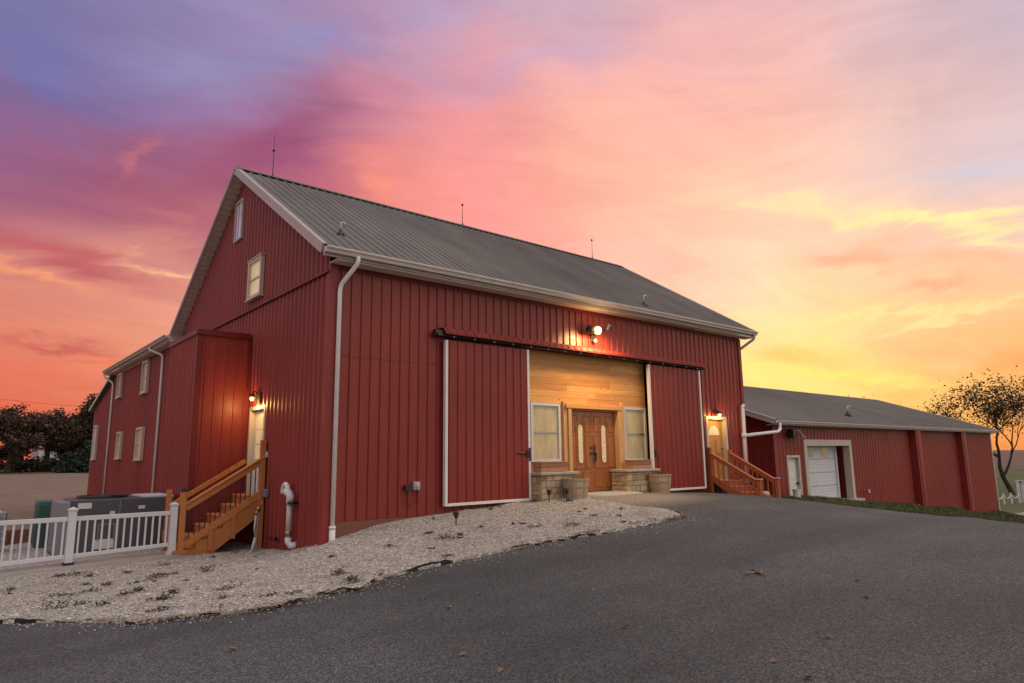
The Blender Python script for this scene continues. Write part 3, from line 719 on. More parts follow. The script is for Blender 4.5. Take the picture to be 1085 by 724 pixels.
# ---------------- the boarded entrance
ent = part('entrance_wall', MB().box((4.9, .19, -.1), (6.58, .24, 3.56)).box((8.42, .19, -.1), (9.72, .24, 3.56)).box((6.58, .19, 2.13), (8.42, .24, 3.56)), M['darkgap'], B)
mb = MB(); z = .0; row = 0
openings = [(5.27, 6.27, .78, 2.23), (8.69, 9.68, .75, 2.24), (6.45, 8.55, -.2, 2.12)]
while z < 3.55:
    h = .16; z1 = min(z + h, 3.55); x = 4.92
    cuts = sorted([(a, b) for (a, b, c, d) in openings if c < z + h * .5 < d])
    spans = []; lo = 4.92
    for (a, b) in cuts: spans.append((lo, a)); lo = b
    spans.append((lo, 9.7))
    for (a, b) in spans:
        x = a
        while x < b - .01:
            e = x + random.uniform(1.6, 4.2); e = b if e > b - .5 else e
            j = random.uniform(0, .003)
            mb.box((x + .001, .155 - j, z + .0015), (e - .001, .185, z1 - .0015)); x = e
    z += h; row += 1
part('pine_boards', mb, M['pine'], ent)
# rough posts and header round the doorway
parts('door_post', [BX((6.5, .05, -.03), (6.62, .22, 2.12)), BX((8.4, .05, -.03), (8.54, .22, 2.12)), BX((6.36, .09, -.02), (6.495, .15, 2.3)), BX((8.546, .06, -.02), (8.66, .15, 2.34))], M['pinev'], ent, bevel=.006)
part('door_header', MB().box((6.42, .04, 2.125), (8.54, .153, 2.24)), M['pine'], ent, bevel=.006)
de = part('entrance_door', MB().box((6.605, .225, .0), (8.395, .3, 2.1)), M['doorwood'], B, 'stained wooden double entrance door with leaded oval lites')
def moulding(mb, pts, r, closed=True):
    q = [Vector(p) for p in pts]
    if closed: q.append(q[0]); q.append(q[1])
    mb.tube(q, r, 6, cap=False)
def slot(cx, w, z0, z1, y, n=8):
    r = w / 2
    return [(cx - r, y, z0 + r)] + [(cx - r * math.cos(math.pi * i / n), y, z1 - r + r * math.sin(math.pi * i / n)) for i in range(n + 1)] + [(cx + r * math.cos(math.pi * i / n), y, z0 + r - r * math.sin(math.pi * i / n)) for i in range(n + 1)]
for side, (a, b) in enumerate(((6.62, 7.485), (7.5, 8.365))):
    w = b - a; c = (a + b) / 2; y = .19
    mb = MB().box((a, .195, .012), (b, .224, 2.06))
    for f in ((a + .07, a + .25, .62, 1.45), (b - .25, b - .07, .62, 1.45), (a + .07, c - .06, .12, .5), (c + .06, b - .07, .12, .5)):
        mb.box((f[0], .183, f[2]), (f[1], .196, f[3]))
        moulding(mb, [(f[0], y - .006, f[2]), (f[1], y - .006, f[2]), (f[1], y - .006, f[3]), (f[0], y - .006, f[3])], .012)
    arch = [(c - .155, y, .6)] + [(c - .155 * math.cos(math.pi * i / 10), y, 1.62 + .155 * math.sin(math.pi * i / 10)) for i in range(11)] + [(c + .155, y, .6)]
    moulding(mb, arch, .014)
    for sg in (-1, 1):      # spandrel panels over the arch
        mb_p = [(c + sg * .36, y, 1.55), (c + sg * .2, y, 1.55)] + [(c + sg * .2 * math.cos(t), y, 1.64 + .2 * math.sin(t)) for t in (0.1, .4, .7, 1.0)] + [(c + sg * .1, y, 1.95), (c + sg * .36, y, 1.95)]
        moulding(mb, mb_p, .012)
    moulding(mb, slot(c, .2, .72, 1.74, y), .014)
    part('door_leaf', mb, M['doorwood'], de)
    part('leaded_lite', MB().add([(p[0], .192, p[2]) for p in slot(c, .18, .73, 1.73, y)] , [tuple(range(len(slot(c, .18, .73, 1.73, y))))]), M['doorlite'], de)
mb = MB()
for (x, ok) in ((7.42, True), (7.565, False)):
    mb.ball((x, .15, .98), .036); mb.tube([(x, .2, .98), (x, .15, .98)], .018, 8); mb.tube([(x, .2, 1.12), (x, .165, 1.12)], .033, 12)
mb.tube([(7.565, .15, 1.0), (7.57, .12, .9), (7.565, .15, .78)], .014, 8); mb.box((7.53, .18, .72), (7.6, .19, 1.2))
part('door_hardware', mb, M['black'], de, smooth=False)
OW = ((0, .155, 0), (1, 0), (0, -1))
window(B, *OW, 5.27, 6.27, .78, 2.23, M['pvc'], M['curtain'], .07, .05, True, False, 'white-framed sash window with drawn tan blind over the plinth nearer the black-latched door', rail=M['steel'])
window(B, *OW, 8.69, 9.66, .75, 2.24, M['pvc'], M['curtain'], .07, .05, True, False, 'white-framed sash window with drawn tan blind over the plinth nearer the golden side door', rail=M['steel'])

# ---------------- small door at the east end with fan light
FR = ((0, 0, 0), (1, 0), (0, -1))
mb = MB().frame(*FR)
mb.box((12.36, -.14, .1), (12.46, .05, 2.08)).box((13.4, -.14, .1), (13.5, .05, 2.08)).box((12.46, -.14, 1.99), (13.4, .05, 2.08)).box((12.46, -.16, .08), (13.4, .06, .13))
e3 = part('east_entry', mb, M['beige'], B)
mb = MB().frame(*FR).box((12.465, -.13, .135), (13.395, -.085, 1.985))
for (a, b, c, d) in ((12.58, 12.88, .28, .8), (12.98, 13.28, .28, .8), (12.58, 12.88, .9, 1.36), (12.98, 13.28, .9, 1.36)):
    mb.box((a, -.084, c), (b, -.07, d)).box((a + .04, -.069, c + .04), (b - .04, -.062, d - .04))
part('door_leaf', mb, M['sidedoor'], e3, bevel=.003)
c = 12.93
arc = [(c - .3, -(-.075), 1.5)] + [(c - .3 * math.cos(math.pi * i / 12), .075, 1.5 + .3 * math.sin(math.pi * i / 12)) for i in range(13)]
mb = MB().add([(p[0], .075, p[2]) for p in arc], [tuple(range(len(arc)))])
part('fan_light', mb, M['litpane'], e3)
part('handle', MB().ball((13.3, .04, 1.1), .035).tube([(13.3, .08, 1.1), (13.3, .04, 1.1)], .015, 8), M['brass'], e3, smooth=True)

# ---------------- lamps, vents and boxes on the barn
def point(name, loc, col, w, rad, parent, aim=None):
    l = bpy.data.lights.new(name, 'SPOT' if aim else 'POINT')
    if aim: l.spot_size = R(158); l.spot_blend = .6
    l.energy = w; l.color = col; l.shadow_soft_size = rad
    o = bpy.data.objects.new(name, l); COL.objects.link(o); o.parent = parent; o.location = Vector(loc) - (parent.location if parent.type == 'EMPTY' else Vector((0, 0, 0)))
    if parent.type != 'EMPTY': o.location = loc
    if aim: o.rotation_euler = (Vector(loc) - Vector(aim)).to_track_quat('Z', 'Y').to_euler()
    return o
mb = MB().box((gxx - .07, 3.5, 2.22), (gxx - .02, 3.74, 2.48), 0).tube([(gxx - .06, 3.62, 2.42), (gxx - .14, 3.62, 2.5), (gxx - .2, 3.62, 2.44)], .016, 8).lathe((gxx - .2, 3.62, 2.36), [(.075, 0), (.06, .06), (.03, .09)], 12)
l1 = part('wall_lamp', mb, M['black'], B, 'small lit lantern above the white door up the wooden stairs')
part('bulb', MB().ball((gxx - .2, 3.62, 2.33), .05), M['bulb'], l1, smooth=True)
point('lamp_light', (gxx - .2, 3.62, 2.2), (1, .55, .16), 26, .06, l1)
mb = MB().box((7.3, -.07, 4.0), (7.5, -.02, 4.2), 0).tube([(7.4, -.06, 4.1), (7.4, -.2, 4.12), (7.25, -.26, 4.18)], .018, 8).tube([(7.4, -.2, 4.12), (7.9, -.12, 4.36)], .016, 8).lathe((7.13, -.24, 4.08), [(.09, 0), (.14, .06), (.14, .16), (.06, .22)], 14)
mb.tube([(7.88, -.12, 4.28), (7.92, -.2, 4.42)], .05, 10, 1).ball((7.4, -.12, 3.93), .06, 1)
l2 = part('floodlight', mb, [M['black'], M['hvaclight']], B, 'lit floodlight cluster under the eave above the entrance')
part('bulb', MB().ball((7.25, -.35, 4.16), .11), M['bulbw'], l2, smooth=True)
point('flood_light', (7.25, -.62, 4.08), (1, .62, .23), 330, .16, l2, aim=(7.3, -.05, 2.9))
point('lamp_light', (7.25, -.5, 4.16), (1, .62, .24), 26, .11, l2)
mb = MB().box((12.78, -.06, 2.16), (13.0, -.02, 2.3), 0).tube([(12.88, -.05, 2.25), (12.88, -.16, 2.28), (12.9, -.18, 2.22)], .016, 8).lathe((12.9, -.18, 2.15), [(.08, 0), (.065, .06), (.03, .09)], 12)
l3 = part('wall_lamp', mb, M['black'], B, 'small lit lantern above the golden side door')
part('bulb', MB().ball((12.9, -.18, 2.13), .05), M['bulb'], l3, smooth=True)
point('lamp_light', (12.9, -.26, 2.06), (1, .6, .18), 24, .06, l3)
# vent riser on the gable wall
mb = MB().tube([(gxx - .03, 1.12, -.74), (gxx - .1, 1.2, -.76), (gxx - .14, 1.26, -.68), (gxx - .14, 1.26, -.6)], .065, 12, 1)
mb.tube([(gxx - .14, 1.26, -.6), (gxx - .14, 1.26, .08)], .055, 12, 0).tube([(gxx - .14, 1.26, -.56), (gxx - .14, 1.26, -.48)], .066, 12, 2).box((gxx - .2, 1.15, .05), (gxx - .01, 1.38, .1), 3)
mb.tube([(gxx - .14, 1.26, .06), (gxx - .14, 1.25, .2), (gxx - .16, 1.28, .27), (gxx - .2, 1.36, .3)], .075, 12, 1)
q = [(gxx - .17, 1.3 + .13 * (1 - math.cos(math.pi * i / 8)), .3 + .13 * math.sin(math.pi * i / 8)) for i in range(9)] + [(gxx - .17, 1.56, .24)]
mb.tube(q, .048, 12, 1)
part('vent_riser', mb, [M['pvcgrey'], M['pvc'], M['brass'], M['black']], B, 'white and grey plastic vent pipe with gooseneck top', smooth=True)
mb = MB().box((gxx - .1, 2.74, .12), (gxx - .022, 2.98, .29), 0)
part('junction_box', mb, M['hvaclight'], B, bevel=.008)
part('doorbell', MB().box((gxx - .05, 2.9, .98), (gxx - .022, 2.97, 1.1)), M['pvc'], B)
mb = MB().tube([(gxx - .06, 2.6, -.72), (gxx - .06, 1.95, -.72)], .02, 8).tube([(gxx - .06, 2.05, -.72), (gxx - .12, 2.03, -.66), (gxx - .14, 2.0, -.7)], .03, 8)
part('hose_spigot', mb, M['black'], B, smooth=True)
mb = MB().box((1.66, -.1, .27), (1.8, -.022, .38), 0).box((1.86, -.11, .28), (2.0, -.022, .44), 1).lathe((1.93, -.12, .3), [(.03, 0), (.05, .05), (.03, .1)], 8, 1)
mb.tube([(1.7, -.06, .28), (1.69, -.06, .05), (1.78, -.06, -.02), (1.92, -.06, .03), (1.95, -.06, .28)], .008, 6, 0)
part('outlet_box', mb, [M['black'], M['pvcgrey']], B)
# standing drain pipe at the east corner, tied to the shed gutter
mb = MB().tube([(14.3, -.12, -.3), (14.34, -.12, 1.5), (14.36, -.12, 2.38)], .06, 12)
mb.tube([(14.36, -.12, 2.36), (14.36, -.12, 2.44), (14.44, -.1, 2.47), (14.75, .1, 2.52)], .06, 12).tube([(14.33, -.12, 1.42), (14.33, -.12, 1.58)], .08, 12)
part('drain_pipe', mb, M['white'], B, smooth=True)

# ================================================================== LONG SHED (garage wing to the east)
shed = thing('long_shed', 'long low red metal shed with grey roof and a white overhead garage door', 'shed', (33, 6, -1.9))
G = shed
GX0, GX1, GY0 = 19.44, 46.9, 1.7
GE, GEY, GRY, GRZ = 2.2, 1.3, 8.5, 4.66
def shedbase(s): return float(-.7 - .083 * max(0, s) - .35)
SF = ((GX0, GY0, 0), (1, 0), (0, -1))
mb = MB().frame(*SF)
ribbed(mb, GX1 - GX0, shedbase, 2.04, spacing=.3048, start=.1, h=.028, holes=[(20.4 - GX0, 21.25 - GX0, -1.0, .72), (22.0 - GX0, 25.95 - GX0, -1.3, 1.2)], rw=(.06, .02))
mb.frame((GX0, GY0, 0), (0, 1), (-1, 0)); ribbed(mb, 13.6, -1.3, lambda s: GE - .08 + (GRZ - GE) / (GRY - GEY) * (min(s, 13.6 - s) + .4) - .1, spacing=.3048, start=.1, h=.028, extra=(6.8,))
mb.frame((GX1, GY0, 0), (0, 1), (1, 0)); ribbed(mb, 13.6, -3.6, lambda s: GE - .08 + (GRZ - GE) / (GRY - GEY) * (min(s, 13.6 - s) + .4) - .1, spacing=.3048, start=.1, h=.028, extra=(6.8,))
mb.T = None; mb.quad((GX0, 15.3, -1.3), (GX1, 15.3, -3.4), (GX1, 15.3, 2.04), (GX0, 15.3, 2.04))
part('shed_wall', mb, M['red'], G, recalc=False)
mb = MB(); roof_sheet(mb, 19.0, 47.25, GEY, GE, GRY, GRZ, spacing=.3048, h=.02); roof_sheet(mb, 19.0, 47.25, 2 * GRY - GEY, GE, GRY, GRZ, spacing=.3048)
sr = part('roof', mb, M['roof'], G, recalc=False)
part('ridge_cap', MB().prism([(0, -.25, -.06), (0, 0, .05), (0, .25, -.06), (0, 0, .02)], (18.98, GRY, GRZ), (47.27, GRY, GRZ)), M['roof'], sr)
part('roof_vent', roof_vent(28.6, 2.7, 2.7, 1.25), [M['black'], M['pvcgrey']], sr, smooth=True)
for x_, y_ in ((18.985, GEY), (18.985, 2 * GRY - GEY), (47.23, GEY)):
    mb = MB(); rake(mb, x_, y_, GE, GRY, GRZ, dep=.18); part('rake_trim', mb, M['gutter'], G)
mb = MB().box((19.02, GEY - .003, GE - .2), (47.22, GEY + .03, GE - .04)).box((19.02, GEY + .032, GE - .2), (47.22, GY0 - .002, GE - .175))
part('fascia', mb, M['fascia'], G)
part('gutter', MB().prism(gutter_profile(), (19.02, GEY - .005, GE - .03), (47.24, GEY - .005, GE - .03)), M['gutter'], G)
part('drain_pipe', downspout([(19.15, 1.22, 2.07), (19.15, 1.22, 1.82), (18.7, 1.08, 1.72), (14.42, -.1, 1.5)], r=.06, n=12), M['white'], G, 'white horizontal drain pipe running from the shed gutter to the barn corner', smooth=True)
part('corner_trim', MB().box((GX1 - .06, GY0 - .05, -3.4), (GX1 + .06, GY0 + .1, 2.03)), M['gutter'], G)
part('corner_trim', MB().box((GX0 - .05, GY0 - .045, -1.2), (GX0 + .12, GY0 + .1, 2.0)), M['red'], G)
for x in (33.2, 40.3):
    mb = MB().box((x, GY0 - .36, -2.9 if x < 35 else -3.3), (x + .72, GY0 + .01, 2.02)).box((x + .2, GY0 - .385, -3.3), (x + .52, GY0 - .361, 2.0))
    part('pilaster', mb, M['red'], G, bevel=.01)
# overhead door set back in a beige surround
mb = MB().frame(*SF); a, b = 21.78 - GX0, 26.2 - GX0
mb.box((a, -.1, -1.25), (a + .24, .06, 1.46)).box((b - .24, -.24, -1.4), (b, .06, 1.46)).box((a + .24, -.5, 1.2), (b - .24, .06, 1.46)).box((a + .02, -.55, -1.25), (a + .235, -.101, 1.2))
og = part('overhead_door', mb, M['beige'], G, 'white sectional garage door recessed in a beige frame')
mb = MB().frame(*SF); x0, x1 = 22.02 - GX0, 25.5 - GX0
for k in range(4):
    z0 = -1.13 + k * .585
    mb.box((x0, -.5, z0 + .008), (x1, -.455, z0 + .577))
    for h in (.06, .2, .34, .46): mb.box((x0, -.456, z0 + h), (x1, -.446, z0 + h + .06))
part('door_panel', mb, M['doorwhite'], og, bevel=.006)
for x in (22.95, 24.3): part('door_window', MB().frame(*SF).box((x - GX0, -.4445, .72), (x - GX0 + .52, -.435, 1.1)), M['curtain'], og)
part('jamb_strip', MB().frame(*SF).box((25.5 - GX0, -.5, -1.3), (25.58 - GX0, -.36, 1.2)), M['white'], og)
part('reveal_panel', MB().frame(*SF).box((25.58 - GX0, -.54, -1.3), (25.955 - GX0, -.5, 1.2)).box((25.94 - GX0, -.5, -1.3), (25.955 - GX0, -.241, 1.2)), M['red_dark'], og)
part('door_sill', MB().box((21.9, 1.3, -1.5), (26.3, 2.2, -1.135)), M['concrete'], og, bevel=.01)
mb = MB().frame(*SF); a, b = 20.3 - GX0, 21.36 - GX0
mb.box((a, -.14, -1.1), (a + .1, .05, .82)).box((b - .12, -.14, -1.1), (b, .05, .82)).box((a + .1, -.14, .72), (b - .12, .05, .82))
sdoor = part('service_door', mb, M['beige'], G)
mb = MB().frame(*SF).box((a + .105, -.13, -1.1), (b - .125, -.09, .715))
for k in range(4): mb.box((a + .16, -.09, -.95 + k * .4), (b - .18, -.082, -.62 + k * .4))
part('door_leaf', mb, M['white'], sdoor, bevel=.003)
part('handle', MB().frame(*SF).ball((b - .2, -.03, -.3), .05), M['black'], sdoor, smooth=True)
mb = MB().box((20.4, 1.35, 1.5), (20.75, 1.6, 1.86), 0).add([(20.77, 1.34, 1.82), (21.1, 1.42, 1.82), (21.22, 1.24, 1.5), (20.92, 1.16, 1.5), (20.77, 1.36, 1.85), (21.1, 1.44, 1.85), (21.22, 1.26, 1.53), (20.92, 1.18, 1.53)], [(0, 1, 2, 3), (4, 5, 6, 7), (0, 1, 5, 4), (1, 2, 6, 5), (2, 3, 7, 6), (3, 0, 4, 7)], 1)
mb.box((20.55, 1.58, 1.6), (20.65, 1.7, 1.7), 0)
part('shed_floodlight', mb, [M['black'], M['glassdark']], G, 'unlit black and grey floodlight under the shed eave')
part('wall_hydrant', MB().tube([(27.1, 1.6, -.85), (27.1, 1.45, -.85), (27.1, 1.42, -.95)], .05, 8).tube([(27.0, 1.45, -.82), (27.25, 1.45, -.82)], .025, 6), M['steel'], G)

# ================================================================== STAIRS
# timber flight up to the gable door: climbs towards +x between y 3.03 and 4.2
ws = thing('wooden_stairs', 'orange stained wooden stairs with black balusters climbing to the lit gable door', 'stairs', (-1.0, 3.6, -1.02))
ya, yb = 3.05, 4.18
xs0, xs1, zs0, zs1 = -1.72, -.12, -1.03, .16
nst = 6
for k in range(nst):
    t = k / nst; x = xs0 + .02 + (xs1 - xs0 - .02) * t; z = zs0 + (zs1 - zs0) * (k + 1) / nst
    part('tread', MB().box((x - .03, ya + .045, z - .045), (x + .3, yb - .045, z - .004)), M['deck'], ws, bevel=.006)
    part('riser', MB().box((x, ya + .047, z - .2), (x + .02, yb - .047, z - .047)), M['deck'], ws)
for y in (ya, yb):
    mb = MB()
    a = Vector((xs0 + .06, y, zs0 + .14)); b = Vector((xs1, y, zs1 - .08))
    # notched side board
    prof = []
    for k in range(nst):
        x = xs0 + .03 + (xs1 - xs0 - .03) * k / nst; z = zs0 + (zs1 - zs0) * (k + 1) / nst - .047
        prof += [(x, z - (zs1 - zs0) / nst if k else zs0 - .05), (x, z)]
    prof += [(xs1, zs1 - .047), (xs1, zs1 - .42)]
    prof += [(xs0 + .5, zs0 - .05)]
    mb.prism([(p[0], 0, p[1]) for p in prof], (0, y - .02, 0), (0, y + .02, 0))
    part('stringer', mb, M['deck'], ws)
yr = ya - .022
part('bottom_rail', MB().bar((xs0 + .06, yr, -.79), (-.13, yr, .2), .04, .14), M['deck'], ws, bevel=.005)
part('handrail', MB().bar((xs0 + .05, yr, -.035), (-.13, yr, .9), .06, .13).bar((xs0 + .05, yr, .045), (-.13, yr, .98), .14, .035), M['deck'], ws, bevel=.006)
part('handrail', MB().bar((xs0 + .05, yb + .02, -.035), (-.13, yb + .02, .9), .06, .1), M['deck'], ws, bevel=.006)
lp = part('post', MB().box((xs0 - .055, yr - .05, -1.12), (xs0 + .055, yr + .05, .3)), M['deck'], ws, bevel=.006)
part('post_cap', MB().box((xs0 - .075, yr - .07, .301), (xs0 + .075, yr + .07, .34)).box((xs0 - .05, yr - .045, .341), (xs0 + .05, yr + .045, .365)), M['black'], lp, bevel=.008)
part('post', MB().box((-.2, yr - .05, -1.15), (-.085, yr + .045, 1.36)), M['deck'], ws, bevel=.006)
part('post', MB().box((xs0 - .05, yb - .02, -1.12), (xs0 + .05, yb + .08, .3)), M['deck'], ws, bevel=.006)
parts('cross_brace', [BX((-.75, ya - .06, -.72), (-.66, ya - .021, -.22)), BX((-1.2, ya - .06, -.92), (-1.11, ya - .021, -.5))], M['deck'], ws)
balm = MB().box((-.009, -.009, 0), (.009, .009, .74)).mesh('baluster', M['black'])
for k in range(15):
    t = (k + .6) / 15; x = xs0 + .08 + (xs1 - xs0 - .1) * t
    o = link('baluster', balm, ws); o.location = Vector((x, yr, -.73 + .99 * t)) - ws.location
part('foot_block', MB().box((xs0 - .16, yr - .09, -1.1), (xs0 + .14, yr - .052, -.86)), M['deck'], ws)

# red flight out from the east door, falling towards the drive
rs = thing('red_stairs', 'red stained wooden steps with two sloping handrails below the golden side door', 'stairs', (12.93, -.85, -.35))
for k in range(3):
    z = .12 - .16 * k; y = -.06 - .32 * k - (.5 if k else 0)
    part('tread', MB().box((12.42, (-.58 if k == 0 else -.58 - .3 * k), z - .04), (13.43, (-.02 if k == 0 else -.56 - .3 * (k - 1)), z - .002)), M['deckred'], rs, bevel=.005)
    part('riser', MB().box((12.43, -.56 - .3 * k, z - .17), (13.42, -.54 - .3 * k, z - .042)), M['deckred'], rs)
for x, y0, y1 in ((12.36, -.1, -1.69), (13.48, -.06, -1.62)):
    part('stringer', MB().bar((x, y0 - .02, .23), (x, -1.28, -.52), .04, .19), M['deckred'], rs)
    part('bottom_rail', MB().bar((x, y0 - .02, .22), (x, y1 + .06, -.42 if False else -.5), .05, .1), M['deckred'], rs)
    part('handrail', MB().bar((x, y0 - .02, .9), (x, y1 + .04, .06), .05, .11).bar((x, y0 - .02, .965), (x, y1 + .02, .125), .12, .035), M['deckred'], rs, bevel=.005)
    part('post', MB().box((x - .055, y0 - .06, -.6), (x + .055, y0 + .05, 1.12 if x < 13 else 1.05)), M['deckred'], rs, bevel=.006)
    p_ = part('post', MB().box((x - .055, y1 - .05, -.65), (x + .055, y1 + .06, .17)), M['deckred'], rs, bevel=.006)
    part('post_cap', MB().box((x - .085, y1 - .08, .171), (x + .085, y1 + .09, .2)), M['pvcgrey'], p_, bevel=.006)
    bm_ = MB().box((-.015, -.015, 0), (.015, .015, .64)).mesh('baluster', M['deckred'])
    for k in range(9):
        t = (k + .7) / 9.6; o = link('baluster', bm_, rs); o.location = Vector((x, y0 + (y1 - y0) * t, .22 - .72 * t)) - rs.location
    
# ================================================================== STONE PLINTHS, PLANTER BOXES, BARRELS
def plinth(x0, x1, y0, zb, zt, label):
    t = thing('stone_plinth', label, 'stone plinth', ((x0 + x1) / 2, y0 / 2, zb))
    part('core', MB().box((x0 + .02, y0 + .02, zb - .15), (x1 - .02, .14, zt - .07)), M['mortar'], t)
    mb = MB()
    def face(o, u, n, L):
        mb.frame(o, u, n); z = zb - .1
        while z < zt - .09:
            h = random.choice((.1, .13, .16)); h = min(h, zt - .075 - z); s = 0
            while s < L - .01:
                w = random.uniform(.14, .36); e = L if s + w > L - .1 else s + w
                j = random.uniform(0, .015); cx = lambda: random.uniform(-.006, .006)
                mb.box((s + .006, -.03, z + .006), (e - .006, .012 + j, z + h - .006)); s = e
            z += h
    face((x0, y0 + .015, 0), (1, 0), (0, -1), x1 - x0); face((x0 + .015, y0 + .02, 0), (0, 1), (-1, 0), .12 - y0); face((x1 - .015, y0 + .02, 0), (0, 1), (1, 0), .12 - y0)
    mb.T = None
    part('stones', mb, M['stone'], t, bevel=.012)
    part('cap_slab', MB().box((x0 - .05, y0 - .06, zt - .068), (x1 + .05, .13, zt)), M['cap'], t, bevel=.012)
plinth(5.03, 6.2, -.48, -.13, .55, 'stone plinth with grey cap left of the double doors, half hidden by a barrel')
plinth(8.12, 9.4, -.42, -.1, .55, 'stone plinth with grey cap right of the double doors under the window')
def planter_box(x0, x1, y0, y1, z0, z1, label):
    t = thing('planter_box', label, 'planter box', ((x0 + x1) / 2, (y0 + y1) / 2, z0))
    mb = MB(); h = (z1 - z0) / 2
    for k in range(2):
        mb.box((x0, y0, z0 + k * h + .003), (x1, y0 + .025, z0 + (k + 1) * h - .003)).box((x0, y1 - .025, z0 + k * h + .003), (x1, y1, z0 + (k + 1) * h - .003))
        mb.box((x0, y0 + .026, z0 + k * h + .003), (x0 + .025, y1 - .026, z0 + (k + 1) * h - .003)).box((x1 - .025, y0 + .026, z0 + k * h + .003), (x1, y1 - .026, z0 + (k + 1) * h - .003))
    mb.box((x0 - .015, y0 - .015, z1), (x1 + .015, y1 + .015, z1 + .025))
    part('boards', mb, M['planter'], t, bevel=.004)
    part('soil', MB().box((x0 + .03, y0 + .03, z0 + .02), (x1 - .03, y1 - .03, z1 - .02)), M['soil'], t)
planter_box(5.12, 6.0, -.4, -.12, .552, .77, 'brown cedar planter box on the stone plinth left of the doors')
planter_box(8.42, 9.22, -.36, -.1, .552, .77, 'brown cedar planter box on the stone plinth right of the doors')
def barrel(x, y, label):
    z = gh(x, y) + .02
    t = thing('barrel_planter', label, 'barrel planter', (x, y, z))
    mb = MB(); n = 22
    for k in range(n):
        a0 = 2 * math.pi * (k + .03) / n; a1 = 2 * math.pi * (k + .97) / n; vs = []
        for (r, zz) in ((.245, -.03), (.285, .2), (.31, .46), (.28, .46), (.255, .2), (.215, -.03)):
            for a in (a0, a1): vs.append((x + r * math.cos(a), y + r * math.sin(a), z + zz))
        fs = [(2 * i, 2 * i + 1, 2 * i + 3, 2 * i + 2) for i in range(5)] + [(10, 11, 1, 0), (0, 2, 4, 6, 8, 10), (1, 3, 5, 7, 9, 11)]
        mb.add(vs, fs)
    part('staves', mb, M['barrel'], t)
    for (z0, r) in ((.06, .258), (.24, .293), (.4, .307)):
        part('hoop', MB().lathe((x, y, z + z0), [(r - .02, 0), (r + .004, 0), (r + .01, .045), (r - .02, .045)], 28), M['band'], t, smooth=False)
    part('soil', MB().lathe((x, y, z + .3), [(.05, 0), (.27, 0), (.2, .09), (.02, .11)], 18), M['soil'], t)
    mb = MB()
    for k in range(60):
        a = random.random() * 6.28; r = random.random() * .2; leaf_geo(mb, x + r * math.cos(a), y + r * math.sin(a), z + .42 + random.random() * .1, random.uniform(.04, .08))
    part('dried_plant', mb, M['weed'], t)
barrel(5.83, -.8, 'weathered half-barrel planter in front of the left stone plinth')
barrel(9.2, -.62, 'weathered half-barrel planter in front of the right stone plinth')

# ================================================================== YARD PIECES
def solar(x, y, label):
    z = gh(x, y) + .03
    t = thing('solar_light', label, 'garden light', (x, y, z))
    part('stake', MB().tube([(x, y, z - .08), (x, y, z + .17)], .011, 8), M['black'], t)
    part('lamp_head', MB().lathe((x, y, z + .15), [(.03, 0), (.04, .05), (.055, .06), (.055, .1), (.02, .115)], 12).box((x - .05, y - .02, z + .26), (x + .05, y + .05, z + .275)), M['black'], t)
solar(2.03, -1.35, 'black solar stake light standing alone in the gravel before the sliding door')
solar(5.02, -.75, 'black solar stake light in gravel against the slider end, farther from the barrel')
solar(5.35, -.98, 'black solar stake light in gravel just beside the half-barrel')

fence = thing('vinyl_fence', 'white vinyl picket railing along the concrete path beside the wooden stairs', 'fence', (-4.5, 3.1, -1.0))
fy = 3.1
def rail_line(x): return -.74 + (x + 1.85) * .034, -.12 + (x + 1.85) * .002
px_ = [-1.87, -3.62, -5.37, -7.12]
for x in px_:
    zb = gh(x, fy) + .07
    p_ = part('post', MB().box((x - .065, fy - .065, zb), (x + .065, fy + .065, .03)), M['pvc'], fence, bevel=.006)
    part('post_cap', MB().box((x - .08, fy - .08, .031), (x + .08, fy + .08, .06)).add([(x - .07, fy - .07, .06), (x + .07, fy - .07, .06), (x + .07, fy + .07, .06), (x - .07, fy + .07, .06), (x, fy, .1)], [(0, 1, 4), (1, 2, 4), (2, 3, 4), (3, 0, 4), (0, 1, 2, 3)]), M['pvc'], p_)
    part('post_skirt', MB().box((x - .09, fy - .09, zb - .02), (x + .09, fy + .09, zb + .05)), M['black'] if x == px_[1] else M['pvc'], p_)
pick = MB().box((-.0155, -.0155, 0), (.0155, .0155, .62)).mesh('picket', M['pvc'])
for a, b in zip(px_, px_[1:]):
    (zb0, zt0), (zb1, zt1) = rail_line(a), rail_line(b)
    part('top_rail', MB().bar((a - .066, fy, zt0), (b + .066, fy, zt1), .05, .085), M['pvc'], fence, bevel=.006)
    part('bottom_rail', MB().bar((a - .066, fy, zb0), (b + .066, fy, zb1), .05, .075), M['pvc'], fence, bevel=.006)
    for k in range(13):
        x = a + (b - a) * (k + 1) / 14; zb_, zt_ = rail_line(x)
        o = link('picket', pick, fence); o.location = Vector((x, fy, zb_)) - fence.location; o.scale = (1, 1, (zt_ - zb_) / .62)

